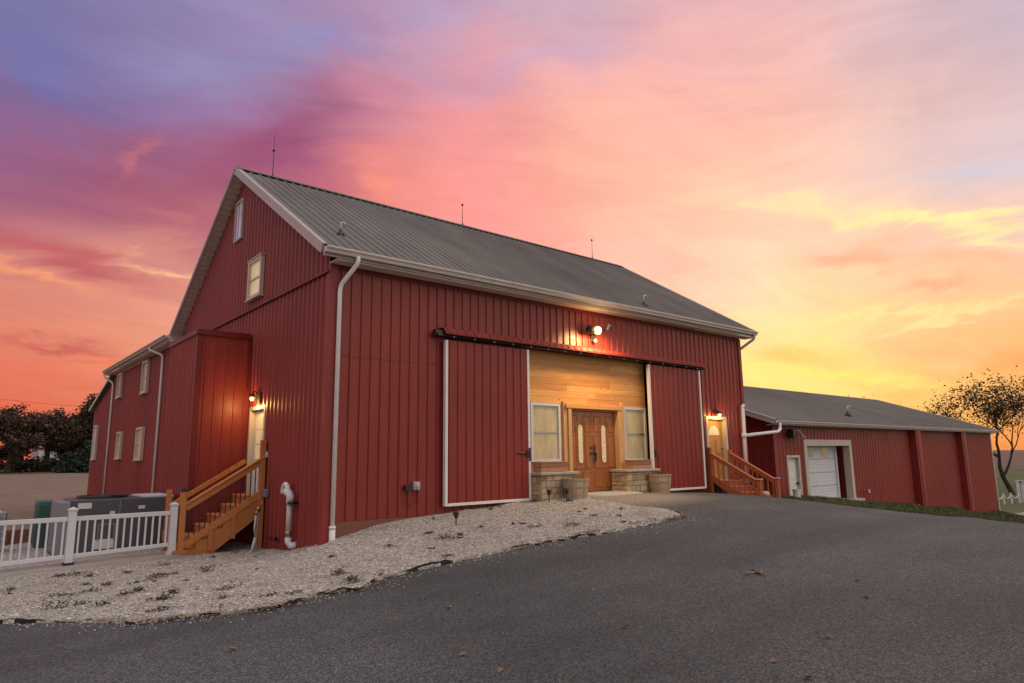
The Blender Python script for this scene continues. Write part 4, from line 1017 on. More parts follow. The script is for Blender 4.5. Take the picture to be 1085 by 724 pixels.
hv = thing('hvac_cabinet', 'big charcoal air-handling cabinet standing behind the white railing', 'hvac unit', (-2.4, 5.6, -1.1))
hx0, hx1, hy0, hy1, hz0, hz1 = -3.42, -1.4, 5.0, 6.5, -1.02, .12
cab = part('cabinet', MB().box((hx0, hy0, hz0), (hx1, hy1, hz1)), M['hvac'], hv, bevel=.02)
part('side_panel', MB().box((hx0 - .2, hy0 + .02, hz0), (hx0 - .001, hy1, hz1 - .03)), M['hvaclight'], hv, bevel=.015)
part('base_rail', MB().box((hx0 - .2, hy0 + .04, -1.2), (hx1, hy1, hz0 - .001)), M['black'], hv)
mb = MB().box((-2.52, hy0 - .006, hz0 + .05), (-2.505, hy0 - .001, hz1 - .04)).box((hx0 + .03, hy0 - .007, -.28), (hx1 - .03, hy0 - .002, -.265)).box((-2.9, hy0 - .02, -.42), (-2.55, hy0 - .003, -.4)).box((-2.9, hy0 - .02, -.75), (-2.88, hy0 - .003, -.42)).box((-2.6, hy0 - .02, -.75), (-2.58, hy0 - .003, -.42))
part('panel_seam', mb, M['hvaclight'], cab)
part('label_plate', MB().box((-3.3, hy0 - .008, -.06), (-3.05, hy0 - .001, .06)), M['sticker'], cab)
parts('label_plate', [BX((-2.95, hy0 - .008, -.92), (-2.58, hy0 - .001, -.72)), BX((-2.15, hy0 - .008, -.12), (-2.02, hy0 - .001, -.05)), BX((-2.7, hy0 - .008, -.25), (-2.6, hy0 - .001, -.14))], M['sticker'], cab)
part('warning_plate', MB().box((-1.62, hy0 - .008, -.85), (-1.5, hy0 - .001, -.62)), M['yellow'], cab)
mb = MB()
for r in (.12, .2, .28, .36, .44): mb.tube([(-2.75 + r * 1.1 * math.cos(2 * math.pi * i / 24), 5.75 + r * math.sin(2 * math.pi * i / 24), hz1 + .05) for i in range(25)], .012, 5)
for k in range(8): mb.tube([(-2.75, 5.75, hz1 + .055), (-2.75 + .5 * math.cos(k * math.pi / 4), 5.75 + .45 * math.sin(k * math.pi / 4), hz1 + .03)], .012, 5)
mb.lathe((-2.75, 5.75, hz1), [(.5, 0), (.5, .05), (.46, .05), (.46, 0)], 24)
part('fan_guard', mb, M['black'], hv)
part('top_sheet', MB().box((-2.05, hy0 + .1, hz1 + .001), (-1.42, hy1 - .1, hz1 + .03)), M['sticker'], hv)
gc = thing('condenser_unit', 'small green louvred condenser unit to the side of the charcoal cabinet', 'hvac unit', (-3.55, 7.8, -1.1))
cx0, cx1, cy0, cy1 = -3.78, -3.2, 7.5, 8.2
part('casing', MB().box((cx0, cy0, -1.06), (cx1, cy1, 0.02)), M['green'], gc, bevel=.02)
mb = MB()
for k in range(18): mb.box((cx0 - .014, cy0 + .05, -.98 + k * .052), (cx0 - .001, cy1 - .05, -.955 + k * .052)).box((cx0 + .04, cy0 - .014, -.98 + k * .052), (cx1 - .2, cy0 - .001, -.955 + k * .052))
part('louvres', mb, M['green'], gc)
part('control_panel', MB().box((cx1 - .26, cy0 - .02, -.28), (cx1 - .03, cy0 - .001, -.05)), M['hvac'], gc)
part('pad', MB().box((cx0 - .1, cy0 - .1, -1.2), (cx1 + .1, cy1 + .1, -1.061)), M['concrete'], gc)
gp = thing('grey_heat_pump', 'grey caged heat pump at the far end of the gravel behind the railing', 'hvac unit', (-4.75, 7.6, -1.1))
part('casing', MB().box((-5.5, 7.3, -1.1), (-4.35, 8.0, -.18)), M['hvaclight'], gp, bevel=.03)
mb = MB()
for k in range(12): mb.tube([(-5.4 + k * .09, 7.28, -1.0), (-5.4 + k * .09, 7.28, -.25)], .008, 5)
for k in range(5): mb.tube([(-5.45, 7.28, -.95 + k * .17), (-4.38, 7.28, -.95 + k * .17)], .008, 5)
mb.tube([(-5.3, 7.6, -.17), (-4.9, 7.7, -.05), (-4.5, 7.55, -.15), (-4.4, 7.4, -.3)], .03, 6)
part('guard', mb, M['pvcgrey'], gp)
tb = single('timber_border', MB().box((-4.3, 9.3, -1.15), (-3.3, 9.42, -.75)).box((-4.3, 9.18, -1.15), (-4.18, 9.3, -.8)), M['skirt'], 'low brown timber border board beyond the green condenser unit', 'border board')

hyd = thing('yard_hydrant', 'brass-headed yard hydrant with hanging hose at the foot of the tall stair post', 'hydrant', (-.3, 2.72, -1.0))
part('standpipe', MB().tube([(-.28, 2.78, -1.05), (-.26, 2.78, -.15)], .02, 8), M['steel'], hyd)
part('head', MB().ball((-.27, 2.76, -.12), .06).tube([(-.27, 2.76, -.12), (-.34, 2.66, -.16), (-.36, 2.64, -.24)], .028, 8).tube([(-.27, 2.76, -.08), (-.2, 2.7, .02)], .014, 6), M['brass'], hyd, smooth=True)
part('hose', MB().tube([(-.36, 2.64, -.24), (-.38, 2.64, -.5), (-.34, 2.66, -.72)], .022, 8).tube([(-.34, 2.66, -.7), (-.44, 2.6, -1.02)], .036, 8), M['pvcgrey'], hyd, smooth=True)

bk = thing('white_bucket', 'white plastic bucket on the grass by the shed service door', 'bucket', (19.9, 1.15, -.8))
z = gh(19.9, 1.15)
part('pail', MB().lathe((19.9, 1.15, z - .02), [(.13, 0), (.15, .32), (.165, .32), (.165, .36), (.14, .36), (.12, .05)], 20), M['bucket'], bk)
part('bail', MB().tube([(19.74, 1.15, z + .3)] + [(19.9 - .16 * math.cos(math.pi * i / 8), 1.15 - .06, z + .3 + .1 * math.sin(math.pi * i / 8)) for i in range(1, 8)] + [(20.06, 1.15, z + .3)], .008, 5), M['steel'], bk)
rk = MB().ball((12.55, -.62, gh(12.55, -.62) + .1), .16, n=10, sq=(1, .8, .7)); single('pale_rock', rk, M['cap'], 'pale rounded stone tucked beside the red steps', 'rock', smooth=True)
rk = MB().ball((13.0, -1.5, gh(13, -1.5) + .07), .13, n=10, sq=(1.2, .8, .7)); single('pale_rock', rk, M['stone'], 'tan stone between the handrails at the foot of the red steps', 'rock', smooth=True)

# black edging strip along the gravel
pts = []
for a, b in zip(GEDGE[1:], GEDGE[2:]):
    a = Vector(a); b = Vector(b); k = max(2, int((b - a).length / .12))
    for j in range(k):
        q = a.lerp(b, j / k); q += Vector((random.uniform(-.02, .02), random.uniform(-.02, .02))); pts.append((q.x, q.y))
mb = MB(); wig = [0.0]
for i in range(len(pts)): wig.append(wig[-1] * .85 + random.gauss(0, .012))
for i in range(len(pts) - 1):
    (x0, y0), (x1, y1) = pts[i], pts[i + 1]; h0, h1 = .022 + wig[i], .022 + wig[i + 1]
    z0, z1 = gh(x0, y0), gh(x1, y1); d = Vector((y1 - y0, x0 - x1)).normalized() * .015
    mb.add([(x0, y0, z0 - .05), (x1, y1, z1 - .05), (x1, y1, z1 + h1), (x0, y0, z0 + h0), (x0 - d.x, y0 - d.y, z0 - .05), (x1 - d.x, y1 - d.y, z1 - .05), (x1 - d.x, y1 - d.y, z1 + h1), (x0 - d.x, y0 - d.y, z0 + h0)], [(0, 1, 2, 3), (4, 5, 6, 7), (3, 2, 6, 7)])
single('landscape_edging', mb, M['edging'], 'buckled black plastic edging strip between gravel bed and asphalt', 'edging')
# leaf litter caught on the edging, dead weeds in the gravel
mb = MB()
for k in range(750):
    i = int(min(len(GEDGE) - 2, 5 + abs(random.gauss(0, 1)) * 6)); a = Vector(GEDGE[i]); b = Vector(GEDGE[i + 1]); q = a.lerp(b, random.random())
    if random.random() < .55: a, b = Vector((1.5, -3.68)), Vector((5.5, -4.02)); q = a.lerp(b, random.random())
    q += Vector((random.gauss(0, .05), random.gauss(-.06, .08)))
    leaf_geo(mb, q.x, q.y, gh(q.x, q.y) + random.uniform(.01, .04), random.uniform(.03, .07))
single('leaf_litter', mb, M['litter'], 'brown leaf litter caught along the black edging strip', 'leaf litter', kind='stuff', recalc=False)
mb = MB()
for k in range(75):
    while True:
        x, y = random.uniform(-6, 5.5), random.uniform(-4, 2.6)
        if pip(x, y, GRAVEL) and not (x > -.3 and y > -.3): break
    z = float(gravel_h(np.array([x]), np.array([y]))[0]); s = min(.14, random.lognormvariate(-3.1, .5)); ex = random.uniform(.5, 2.2)
    for j in range(int(75 * s / .1)):
        leaf_geo(mb, x + random.gauss(0, s * .8) * ex, y + random.gauss(0, s * .7), z + abs(random.gauss(0, s * .35)), random.uniform(.02, .05), .5, .6)
single('gravel_weeds', mb, M['weed'], 'small withered dark weeds sprouting through the gravel bed', 'weeds', kind='stuff', recalc=False)
# single fallen leaves on the asphalt
LV = ['tan curled leaf lying alone at the bottom middle of the asphalt', 'orange-brown leaf lying on the near asphalt, lowest of the leaves on the right', 'dull brown leaf on the asphalt, between the low orange leaf and the large patch', 'largest flat rust-coloured leaf patch on the asphalt below the garage door',
      'pale tan leaf on the asphalt beside the rust-coloured patch', 'twisted tan leaf farther right below the pale leaf on the asphalt', 'small brown leaf left of the rust-coloured patch', 'pale tan leaf on the asphalt a step off the gravel edge', 'tan leaf on the asphalt below the gravel bed tip on the left',
      'brown leaf at the very bottom edge of the asphalt', 'dark curled leaf alone in the middle of the asphalt', 'brown leaf between the pale tan leaf and the middle of the drive', 'tiny brown leaf on the near asphalt left of the tan curled one', 'black curled leaf far out on the asphalt below the shed', 'rusty leaf far right on the asphalt under the last shed bay']
LEAFPOS = [(-2.23, -7.98), (-0.72, -9.3), (0.13, -9.31), (2.14, -7.49), (2.45, -8.55), (1.71, -8.95), (1.02, -7.66), (-1.95, -5.84), (-3.41, -5.63), (-0.9, -9.64), (-0.72, -7.89), (-1.35, -6.01), (-2.17, -7.42), (4.86, -8.55), (3.56, -9.35)]
for lab, (x, y) in zip(LV, LEAFPOS):
    mb = MB(); s = random.uniform(.055, .085)
    if 'largest' in lab:
        for j in range(14): leaf_geo(mb, x + random.gauss(0, .1), y + random.gauss(0, .06), gh(x, y) + .008 + random.random() * .02, random.uniform(.06, .1), .3, .3)
    else: leaf_geo(mb, x, y, gh(x, y) + .008, s, .5, .5)
    single('fallen_leaf', mb, M['litter'], lab, 'leaf', 'fallen leaves on the asphalt', recalc=False)
mb = MB()
for k in range(260):
    while True:
        x, y = random.uniform(-4, 16), random.uniform(-11, -1)
        if pip(x, y, ASPH) and not pip(x, y, GRAVEL): break
    leaf_geo(mb, x, y, gh(x, y) + .006, random.uniform(.015, .04), .4, .4)
single('leaf_crumbs', mb, M['litter'], 'tiny leaf crumbs and grit scattered over the asphalt', 'leaf crumbs', kind='stuff', recalc=False)

# grass bank below the shed
def grass(name, label, n, fn, hgt):
    xs, ys = fn(n); z = gz(xs, ys) - .05; a = np.random.rand(n) * 6.28; h = np.random.uniform(.4, 1.1, n) * hgt; w = np.random.uniform(.012, .03, n) * (1 + (xs - 14) * .03); l = np.random.normal(0, .5, (n, 2)) * h[:, None]
    V = np.empty((n, 3, 3))
    V[:, 0] = np.c_[xs - np.cos(a) * w, ys - np.sin(a) * w, z]; V[:, 1] = np.c_[xs + np.cos(a) * w, ys + np.sin(a) * w, z]; V[:, 2] = np.c_[xs + l[:, 0], ys + l[:, 1], z + h]
    me = bpy.data.meshes.new(name); me.from_pydata(V.reshape(-1, 3), [], np.arange(n * 3).reshape(-1, 3)); me.materials.append(M['grass'])
    return tag(link(name, me), label, 'grass', kind='stuff')
def bank(n):
    x = 14.6 + 34 * np.random.rand(n) ** 1.5; edge = -1.0
    y = np.where(np.random.rand(n) < .45, edge + np.abs(np.random.normal(0, .25, n)) - .08, np.random.uniform(edge, 1.65, n)); return x, y
grass('grass_bank', 'short mixed grass on the bank between asphalt and red shed', 52000, bank, .13)

# ================================================================== RIGHT-HAND FIELD: chain fence, gate posts
cf = thing('chain_fence', 'low white posts strung with chain beside the lane past the shed', 'fence', (60, 5.2, -3.5))
cps = [(59.7, 5.8), (60.9, 5.55), (62.1, 5.28), (63.2, 5.02)]
for (x, y) in cps:
    z = gh(x, y); part('post', MB().box((x - .07, y - .07, z - .1), (x + .07, y + .07, z + .82)), M['pvc'], cf)
for (a, b) in zip(cps, cps[1:] + [(64.4, 4.75)]):
    q = []
    for i in range(9):
        t = i / 8; x = a[0] + (b[0] - a[0]) * t; y = a[1] + (b[1] - a[1]) * t; q.append((x, y, gh(x, y) + .72 - .4 * 4 * t * (1 - t) * .8))
    part('chain', MB().tube(q, .035, 5), M['pvc'], cf)
gpst = thing('gate_posts', 'tall white paired gate posts at the end of the chain fence', 'gate posts', (64.7, 4.65, -3.5))
for (x, y) in ((64.4, 4.75), (65.0, 4.58)):
    z = gh(x, y); part('post', MB().box((x - .09, y - .09, z - .1), (x + .09, y + .09, z + 1.75)).box((x - .12, y - .12, z + 1.751), (x + .12, y + .12, z + 1.82)), M['pvc'], gpst)
part('cross_bar', MB().bar((64.52, 4.72, gh(64.7, 4.7) + 1.65), (64.88, 4.62, gh(64.7, 4.7) + 1.65), .08, .14), M['black'], gpst)

# ================================================================== TREES
def branch_tree(mb, base, h, spread, levels=4, seed=1, r0=.3, lean=(0, 0), fork=.32, up=.5, nkids=(3, 4)):
    """recursive limbs; returns twig tips"""
    rnd = random.Random(seed); tips = []
    def grow(p, d, L, r, lev):
        q = [p]; n = 4; dd = d.copy()
        for i in range(n):
            dd = (dd + Vector((rnd.gauss(0, .13), rnd.gauss(0, .13), rnd.gauss(.05, .08)))).normalized(); q.append(q[-1] + dd * L / n)
            if lev >= levels - 1: tips.append(q[-1])
        mb.tube(q, [r * (1 - .45 * i / n) for i in range(n + 1)], 7 if lev < 2 else 4, 0, cap=False)
        if lev >= levels: return
        k = rnd.randint(*nkids)
        for j in range(k):
            az = rnd.random() * 6.28; e = rnd.uniform(.25, .95)
            side = Vector((math.cos(az), math.sin(az), 0)); nd = (dd * (1 - e * spread) + side * e * spread + Vector((0, 0, up * .25))).normalized()
            o = q[-1] if j < 2 else q[rnd.randint(2, 3)]
            grow(o, nd, L * rnd.uniform(.62, .86), r * .56, lev + 1)
    grow(Vector(base), Vector((lean[0], lean[1], 1)).normalized(), h * fork, r0, 0)
    return tips
def leaves(pts, n, rad, size, rnd, squash=.8):
    mb = MB(); vs = []; fs = []
    for k in range(n):
        p = pts[rnd.randrange(len(pts))]
        c = Vector((p[0] + rnd.gauss(0, rad), p[1] + rnd.gauss(0, rad), p[2] + rnd.gauss(0, rad * squash)))
        a = Vector((rnd.gauss(0, 1), rnd.gauss(0, 1), rnd.gauss(0, .7))).normalized(); b = a.orthogonal().normalized(); s = size * rnd.uniform(.5, 1.3)
        b = (b * math.cos(k) + a.cross(b) * math.sin(k)).normalized()
        i = len(vs); vs += [tuple(c - a * s), tuple(c + b * s * .55), tuple(c + a * s), tuple(c - b * s * .55)]; fs.append((i, i + 1, i + 2, i + 3))
    mb.v = vs; mb.f = fs; mb.m = [0] * len(fs); return mb
def tree(name, label, x, y, h, seed, mat_, n, leaf, rad, spread=.75, r0=None, group=None, levels=4, fork=.3, zoff=0, lean=(0, 0), nk=(3, 4)):
    z = gh(x, y) + zoff - .2; rnd = random.Random(seed)
    t = thing(name, label, 'tree', (x, y, z + .2), group)
    mb = MB(); tips = branch_tree(mb, (x, y, z), h * .78, spread, levels, seed, r0 or h * .022, lean, fork, nkids=nk)
    zt = max(p.z for p in tips); k = h * .93 / (zt - z)
    mb.v = [(x + (v[0] - x) * k, y + (v[1] - y) * k, z + (v[2] - z) * k) for v in mb.v]
    tips = [(x + (v[0] - x) * k, y + (v[1] - y) * k, z + (v[2] - z) * k) for v in tips]
    part('trunk', mb, M['bark'], t, recalc=False)
    part('crown', leaves(tips, n, rad, leaf, rnd), mat_, t, recalc=False)
    return t
tree('shade_tree', 'half-bare spreading tree with sparse olive leaves standing past the shed end', 72.25, 7.04, 11.9, 14, M['olive'], 5200, .13, .78, .85, .17, levels=5, fork=.3, lean=(-.26, .18), nk=(3, 4))
tree('shade_tree', 'second sparse tree at the field edge, cut by the right side of the view', 84, 3.2, 11.0, 5, M['olive'], 1500, .18, .4, .9, .26, levels=5, fork=.22)
tree('distant_tree', 'treetop with a single dark leaf tuft showing over the shed ridge', 75.5, 24.2, gh(75.5, 24.2) * -1 + 8.55, 21, M['olive'], 90, .22, .25, .6, .12, 'treetops over the shed', levels=3)
tree('distant_tree', 'thin twiggy treetop showing over the shed ridge nearer the shade tree', 78.6, 21.7, gh(78.6, 21.7) * -1 + 8.1, 23, M['rust'], 130, .2, .35, .9, .12, 'treetops over the shed', levels=3)
# wooded edge of the stubble field: each tree its own
TL = [(-4.5, 150, 13.6, 'autumn', 'dark tree at the left end of the tree line'), (3.2, 146, 12.2, 'rust', 'russet tree second from the left in the tree line'), (5.6, 158, 14.4, 'autumn', 'dark tall tree behind the russet tree in the tree line'), (9.0, 152, 13.0, 'rust', 'rusty-leaved tree beside the gap where the pink house shows'),
      (17.3, 156, 16.6, 'autumn', 'tall dark tree rising above the evergreen'), (21.2, 153, 15.2, 'rust', 'reddish tree close behind the evergreen'), (24.5, 158, 17.3, 'autumn', 'tallest dark tree nearest the barn in the tree line'), (29.5, 152, 17.0, 'autumn', 'broad dark tree partly hidden by the barn wing'), (34.5, 155, 15.5, 'autumn', 'dark tree behind the barn wing, last of the tree line'), (14.0, 172, 13, 'autumn', 'far dark tree behind the pink house')]
for i, (x, y, h, m, lab) in enumerate(TL):
    tree('woodland_tree', lab, x, y, h, 40 + i, M[m], 10000, .31, .62, .95, h * .02, 'trees along the stubble field', levels=4, fork=.17, nk=(3, 4))
mb_pts = [(random.uniform(-8, 44), random.uniform(148, 164)) for k in range(900)]
mb = leaves([(x, y, gh(x, y) + .9 + random.random() * 1.8 * random.random()) for x, y in mb_pts], 9000, .8, .4, random.Random(5))
single('undergrowth', mb, M['autumn'], 'dark undergrowth filling the space below the tree line', 'undergrowth', kind='stuff', recalc=False)
def conifer(x, y, h, w, label, seed):
    rnd = random.Random(seed); z = gh(x, y) - .2; t = thing('evergreen_shrub', label, 'evergreen', (x, y, z))
    part('trunk', MB().tube([(x, y, z), (x, y, z + h * .9)], [.2, .04], 7), M['bark'], t)
    pts = []
    for k in range(700):
        u = rnd.random() ** .8; r = w * (1 - u) ** .7 * (.55 + .45 * rnd.random()); a = rnd.random() * 6.28; pts.append((x + r * math.cos(a), y + r * math.sin(a), z + .2 + u * (h - .4)))
    part('crown', leaves(pts, 4200, .22, .34, rnd), M['needles'], t, recalc=False)
conifer(14.6, 138, 6.0, 2.9, 'bushy dark green evergreen in front of the tree line', 3)
conifer(11.9, 140, 4.0, 2.0, 'smaller dark evergreen clump left of the bushy one', 4)
hs = thing('far_house', 'small pinkish house half seen through the tree line', 'house', (13.5, 190, -1))
hz = gh(13.5, 190)
part('wall', MB().box((10.2, 188, hz - .5), (17.5, 194, hz + 5.2)).add([(10.2, 188, hz + 5.2), (10.2, 194, hz + 5.2), (10.2, 191, hz + 7.4)], [(0, 1, 2)]), M['house_wall'], hs)
part('roof', MB().add([(9.8, 187.6, hz + 5.0), (17.9, 187.6, hz + 5.0), (17.9, 191, hz + 7.6), (9.8, 191, hz + 7.6), (9.8, 194.4, hz + 5.0), (17.9, 194.4, hz + 5.0)], [(0, 1, 2, 3), (3, 2, 5, 4)]), M['house_roof'], hs)
for xx in (11.2, 13.6, 15.8): part('window', MB().box((xx, 187.93, hz + 2.6), (xx + .9, 187.99, hz + 4.2)), M['greypane'], hs)
ff = thing('field_fence', 'pale post-and-rail fence along the far side of the stubble field', 'fence', (26, 136, -1.2))
for k in range(12):
    x = 17.5 + k * 2.4; y = 136 + .4 * k; z = gh(x, y); part('post', MB().box((x - .07, y - .07, z - .2), (x + .07, y + .07, z + 1.3)), M['pvcgrey'], ff)
for hh in (.5, .85, 1.2):
    part('rail', MB().bar((17.5, 136 - .09, gh(17.5, 136) + hh), (43.9, 140.31, gh(43.9, 140.4) + hh), .04, .1), M['pvcgrey'], ff)
ow = single('overhead_wire', MB().tube([(-30, 118, 14.2), (-10, 121, 11.6), (8, 124, 10.4), (30, 127, 10.2)], .022, 5), M['black'], 'thin dark overhead wire crossing the sky above the tree line', 'wire')

# ================================================================== SKY AND LIGHT
SKY=[(0.012,0.871,0.491, 112,114,162),(0.129,0.846,0.517, 136,126,168),(0.276,0.781,0.560, 150,144,184),
(0.433,0.690,0.580, 172,156,190),(0.581,0.571,0.580, 195,168,188),(0.705,0.435,0.560, 218,172,178),
(0.802,0.300,0.516, 222,188,190),(0.862,0.164,0.479, 190,176,192),(0.039,0.909,0.415, 122,102,152),
(0.140,0.882,0.451, 134,114,164),(0.262,0.834,0.486, 158,128,172),(0.392,0.769,0.505, 205,130,148),
(0.540,0.684,0.491, 238,150,145),(0.666,0.567,0.484, 248,180,166),(0.778,0.417,0.471, 250,190,176),
(0.881,0.233,0.412, 220,168,160),(0.066,0.935,0.349, 140,84,124),(0.188,0.918,0.350, 152,80,106),
(0.303,0.838,0.455, 148,76,114),(0.364,0.836,0.411, 192,92,106),(0.132,0.945,0.300, 170,90,106),
(0.052,0.950,0.308, 150,90,120),(0.262,0.890,0.374, 176,86,106),(0.070,0.970,0.233, 192,105,108),
(0.166,0.947,0.274, 205,122,120),(0.213,0.946,0.246, 240,165,140),(0.085,0.979,0.183, 232,172,140),
(0.176,0.965,0.193, 236,166,132),(0.100,0.987,0.129, 198,88,84),(0.160,0.978,0.137, 232,140,110),
(0.069,0.985,0.159, 234,148,112),(0.077,0.994,0.073, 226,98,64),(0.135,0.988,0.081, 232,125,85),
(0.047,0.998,0.050, 215,72,60),(0.444,0.805,0.394, 248,150,130),(0.520,0.749,0.410, 246,150,145),
(0.623,0.701,0.347, 250,160,150),(0.666,0.625,0.407, 250,175,140),(0.753,0.543,0.373, 255,186,160),
(0.797,0.532,0.288, 255,196,165),(0.837,0.390,0.384, 248,190,178),(0.889,0.283,0.360, 228,202,198),
(0.918,0.203,0.340, 214,200,210),(0.881,0.347,0.322, 255,215,182),(0.935,0.204,0.291, 235,200,195),
(0.753,0.580,0.313, 253,192,170),(0.847,0.477,0.235, 255,224,196),(0.911,0.338,0.235, 252,190,155),
(0.946,0.244,0.214, 250,185,145),(0.886,0.434,0.165, 255,220,140),(0.873,0.473,0.116, 255,232,118),
(0.930,0.330,0.161, 255,212,155),(0.962,0.226,0.154, 250,200,140),(0.916,0.391,0.091, 255,230,125),
(0.951,0.288,0.108, 255,200,115),(0.971,0.221,0.096, 252,180,105),(0.973,0.231,0.016, 235,115,58),
(0.941,0.335,0.045, 254,188,82),(0.960,0.281,0.008, 245,140,65),(0.725,0.499,0.475, 250,178,165),
(0.808,0.457,0.373, 255,205,160)]
STREAK=[(0.123,0.356, 0.435,0.1387,0.0434, 142,78,112, 0.50),(0.272,0.400, 0.596,0.0991,0.0265, 150,74,104, 0.60),
(0.347,0.466, 0.508,0.0861,0.0317, 146,72,108, 0.75),(0.087,0.456, 0.249,0.0768,0.0383, 120,100,148, 0.60),
(0.096,0.249, -0.124,0.1254,0.0153, 188,88,94, 0.85),(0.074,0.220, -0.053,0.0696,0.0070, 255,160,110, 0.60),
(0.109,0.130, -0.035,0.0633,0.0083, 188,82,84, 0.85),(0.215,0.259, 0.056,0.0398,0.0050, 255,192,142, 0.85),
(0.210,0.325, -0.235,0.1125,0.0275, 170,86,108, 0.60),(0.149,0.390, 0.829,0.0338,0.0076, 215,118,115, 0.40),
(0.475,0.413, 1.041,0.0409,0.0361, 255,152,118, 0.50),(1.258,0.282, -0.286,0.1553,0.0083, 255,240,160, 0.95),
(1.123,0.331, -0.247,0.1103,0.0151, 255,226,170, 0.75),(1.189,0.258, -0.148,0.0546,0.0112, 255,176,138, 0.85),
(1.329,0.230, -0.179,0.0570,0.0103, 255,182,140, 0.60),(1.271,0.205, -0.145,0.0450,0.0084, 255,172,134, 0.80),
(1.242,0.175, -0.044,0.1523,0.0061, 255,228,150, 0.75),(1.146,0.108, -0.127,0.1344,0.0102, 255,234,120, 0.85),
(1.089,0.139, -0.147,0.0725,0.0145, 255,198,95, 0.70),(1.337,0.339, -0.091,0.0669,0.0249, 204,200,214, 0.70),
(1.344,0.097, -0.089,0.0270,0.0136, 250,165,90, 0.50),(0.238,0.528, 0.275,0.1458,0.0337, 142,138,180, 0.75),
(0.730,0.562, 0.202,0.1812,0.0201, 196,160,190, 0.50),(0.382,0.590, 0.129,0.0869,0.0182, 140,145,195, 0.50),
(0.517,0.470, 0.504,0.1022,0.0183, 232,140,140, 0.50),(0.936,0.448, 0.035,0.1538,0.0391, 255,184,160, 0.50),
(0.028,0.477, 0.295,0.0407,0.0416, 105,112,168, 0.60),(0.153,0.118, -0.026,0.0644,0.0121, 240,130,92, 0.60)]

W = bpy.data.worlds.new('World'); S.world = W; W.use_nodes = True
nt = W.node_tree; nt.nodes.clear(); T = NT(nt)
D = T.n('ShaderNodeTexCoord').outputs['Generated']
def vm(op, a, b=(0, 0, 0), c=None, out=0):
    nd = T.n('ShaderNodeVectorMath', {0: a, 1: b}, operation=op)
    if c is not None: T.put(nd, 2, c)
    return nd.outputs[out]
xyz = T.n('ShaderNodeSeparateXYZ', {0: D})
el = T.math('MAXIMUM', xyz.outputs[2], 0.0)
# clouds lie in sheets: look them up on a plane overhead so that they flatten towards the horizon
inv = T.math('DIVIDE', 1.0, T.math('ADD', el, .16))
P_ = vm('MULTIPLY', D, T.n('ShaderNodeCombineXYZ', {0: inv, 1: inv, 2: 0.0}).outputs[0])
Pm = T.mapping(P_, (.5, 1.25, 1), (0, 0, R(-28)))
w1 = T.n('ShaderNodeTexNoise', {'Vector': Pm, 'Scale': .9, 'Detail': 5.0, 'Roughness': .55, 'Distortion': .6}).outputs['Color']
w2 = T.n('ShaderNodeTexNoise', {'Vector': T.mapping(D, (5, 5, 17)), 'Scale': 1.0, 'Detail': 6.0, 'Roughness': .6, 'Distortion': .8}).outputs['Color']
warp = vm('ADD', vm('MULTIPLY', vm('SUBTRACT', w1, (.5, .5, .5)), (.16, .16, .1)), vm('MULTIPLY', vm('SUBTRACT', w2, (.5, .5, .5)), (.14, .14, .1)))
Dw = vm('NORMALIZE', vm('ADD', D, warp))
KS = 230.0
acc = T.n('ShaderNodeCombineXYZ', {0: 1e-9, 1: 1e-9, 2: 1.2e-9}).outputs[0]; ws_ = T.n('ShaderNodeValue').outputs[0]; ws_.default_value = 2e-9
def blob(d, c, k=KS, g=1.0):
    global acc, ws_
    e = T.math('EXPONENT', T.math('SUBTRACT', vm('DOT_PRODUCT', Dw, tuple(k * a for a in d), out=1), k))
    if g != 1: e = T.math('MULTIPLY', e, g)
    acc = vm('MULTIPLY_ADD', T.n('ShaderNodeCombineXYZ', {0: e, 1: e, 2: e}).outputs[0], c, acc); ws_ = T.math('ADD', ws_, e)
for (x, y, z, r, g, b) in SKY: blob((x, y, z), (lin(r), lin(g), lin(b)))
# the part of the sky behind the viewer: unseen, its brightness made up to light the front walls
BACK = [(0, 88, (.8, .76, .8)), (40, 60, (.5, .44, .47)), (-60, 58, (.6, .58, .7)), (225, 62, (1.05, 1.0, 1.02)), (150, 58, (1.75, 1.62, 1.52)), (290, 50, (1.05, .92, 1.0)),
 (225, 30, (.62, .58, .58)), (165, 30, (1.3, 1.2, 1.12)), (260, 28, (.7, .62, .66)), (135, 24, (1.15, 1.0, .86)), (295, 22, (1.05, .78, .82)), (110, 15, (.8, .58, .44)), (330, 15, (.55, .35, .4)), (220, 2, (.5, .45, .43)), (160, 2, (.7, .6, .54)), (280, 2, (.65, .42, .4)), (100, 0, (.7, .4, .22)), (320, 0, (.6, .25, .15))]
for (az, eel, c) in BACK:
    a, e = R(az), R(eel); blob((math.sin(a) * math.cos(e), math.cos(a) * math.cos(e), math.sin(e)), c, 30.0, .0001)
col = vm('DIVIDE', acc, T.n('ShaderNodeCombineXYZ', {0: ws_, 1: ws_, 2: ws_}).outputs[0])
# named cloud bands: soft elliptical banks at their own bearing and height
sd_ = T.n('ShaderNodeSeparateXYZ', {0: Dw})
UV = T.n('ShaderNodeCombineXYZ', {0: T.math('ARCTAN2', sd_.outputs[0], sd_.outputs[1]), 1: T.math('ARCSINE', sd_.outputs[2]), 2: 0.0}).outputs[0]
for (u, v, an, a, b, r_, g_, b_, s_) in STREAK:
    q = T.n('ShaderNodeMapping', {'Vector': UV, 'Location': (u, v, 0), 'Rotation': (0, 0, an), 'Scale': (a, b, 1)}, vector_type='TEXTURE').outputs[0]
    w = T.math('MULTIPLY', T.math('POWER', .3679, vm('DOT_PRODUCT', q, q, out=1)), s_)
    col = T.mix(w, col, (lin(r_), lin(g_), lin(b_), 1))
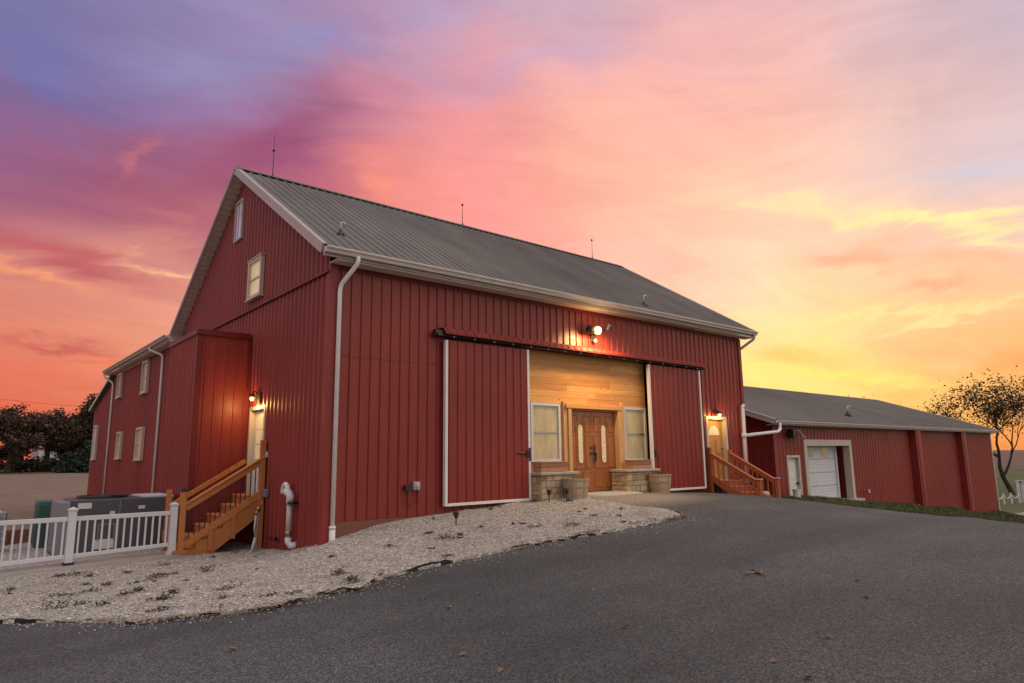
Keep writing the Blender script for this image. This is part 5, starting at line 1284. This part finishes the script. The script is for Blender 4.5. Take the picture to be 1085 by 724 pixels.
# fine wisps
f1 = T.noise(T.mapping(D, (4, 4, 20)), 1.0, 8, .62, 1.2); f2 = T.noise(Pm, 3.2, 8, .6, 1.0)
wk = T.math('ADD', T.math('MULTIPLY', f1, .5), T.math('MULTIPLY', f2, .5))
hi = T.n('ShaderNodeMapRange', {0: wk, 1: .47, 2: .68, 3: 0.0, 4: .55}); lo = T.n('ShaderNodeMapRange', {0: wk, 1: .48, 2: .33, 3: 0.0, 4: .42})
col = T.mix(hi.outputs[0], col, vm('MULTIPLY', col, (1.2, 1.2, 1.2)))
col = T.mix(lo.outputs[0], col, vm('MULTIPLY', col, (.82, .75, .8)))
bg1 = T.n('ShaderNodeBackground', {'Color': col, 'Strength': 1.05})
sky = T.n('ShaderNodeTexSky', sky_type='NISHITA', sun_disc=False)
SUN_AZ, SUN_EL = 63.0, -2.0
sky.sun_elevation = R(SUN_EL); sky.sun_rotation = R(SUN_AZ)
bg2 = T.n('ShaderNodeBackground', {'Color': sky.outputs[0], 'Strength': .05})
addn = T.n('ShaderNodeAddShader', {0: bg1, 1: bg2})
out = T.n('ShaderNodeOutputWorld', {'Surface': addn.outputs[0]})
W.cycles.sampling_method = 'MANUAL'; W.cycles.sample_map_resolution = 512
sl = bpy.data.lights.new('sun', 'SUN'); sl.energy = .5; sl.angle = R(20); sl.color = (1, .62, .32)
so = bpy.data.objects.new('sun', sl); COL.objects.link(so); so.location = (60, 40, 30)
sdv = Vector((math.sin(R(SUN_AZ)) * math.cos(R(SUN_EL)), math.cos(R(SUN_AZ)) * math.cos(R(SUN_EL)), math.sin(R(SUN_EL))))
so.rotation_euler = sdv.to_track_quat('Z', 'Y').to_euler()

# ================================================================== CAMERA
cam = bpy.data.cameras.new('camera'); co = bpy.data.objects.new('camera', cam); COL.objects.link(co)
cam.sensor_width = 36; cam.sensor_fit = 'HORIZONTAL'; cam.lens = 23.387; cam.clip_start = .1; cam.clip_end = 3000
Rm = Matrix(((0.76768, -0.09895, -0.63315), (-0.64071, -0.1378, -0.75532), (-0.01251, 0.9855, -0.16919)))
co.matrix_world = Matrix.Translation((-5.519, -12.083, .943)) @ Rm.to_4x4()
S.camera = co
S.view_settings.view_transform = 'Standard'; S.view_settings.look = 'None'; S.view_settings.exposure = 0.0; S.view_settings.gamma = 1
S.render.engine = 'CYCLES'; S.cycles.use_denoising = True; S.cycles.max_bounces = 6; S.cycles.sample_clamp_indirect = 6
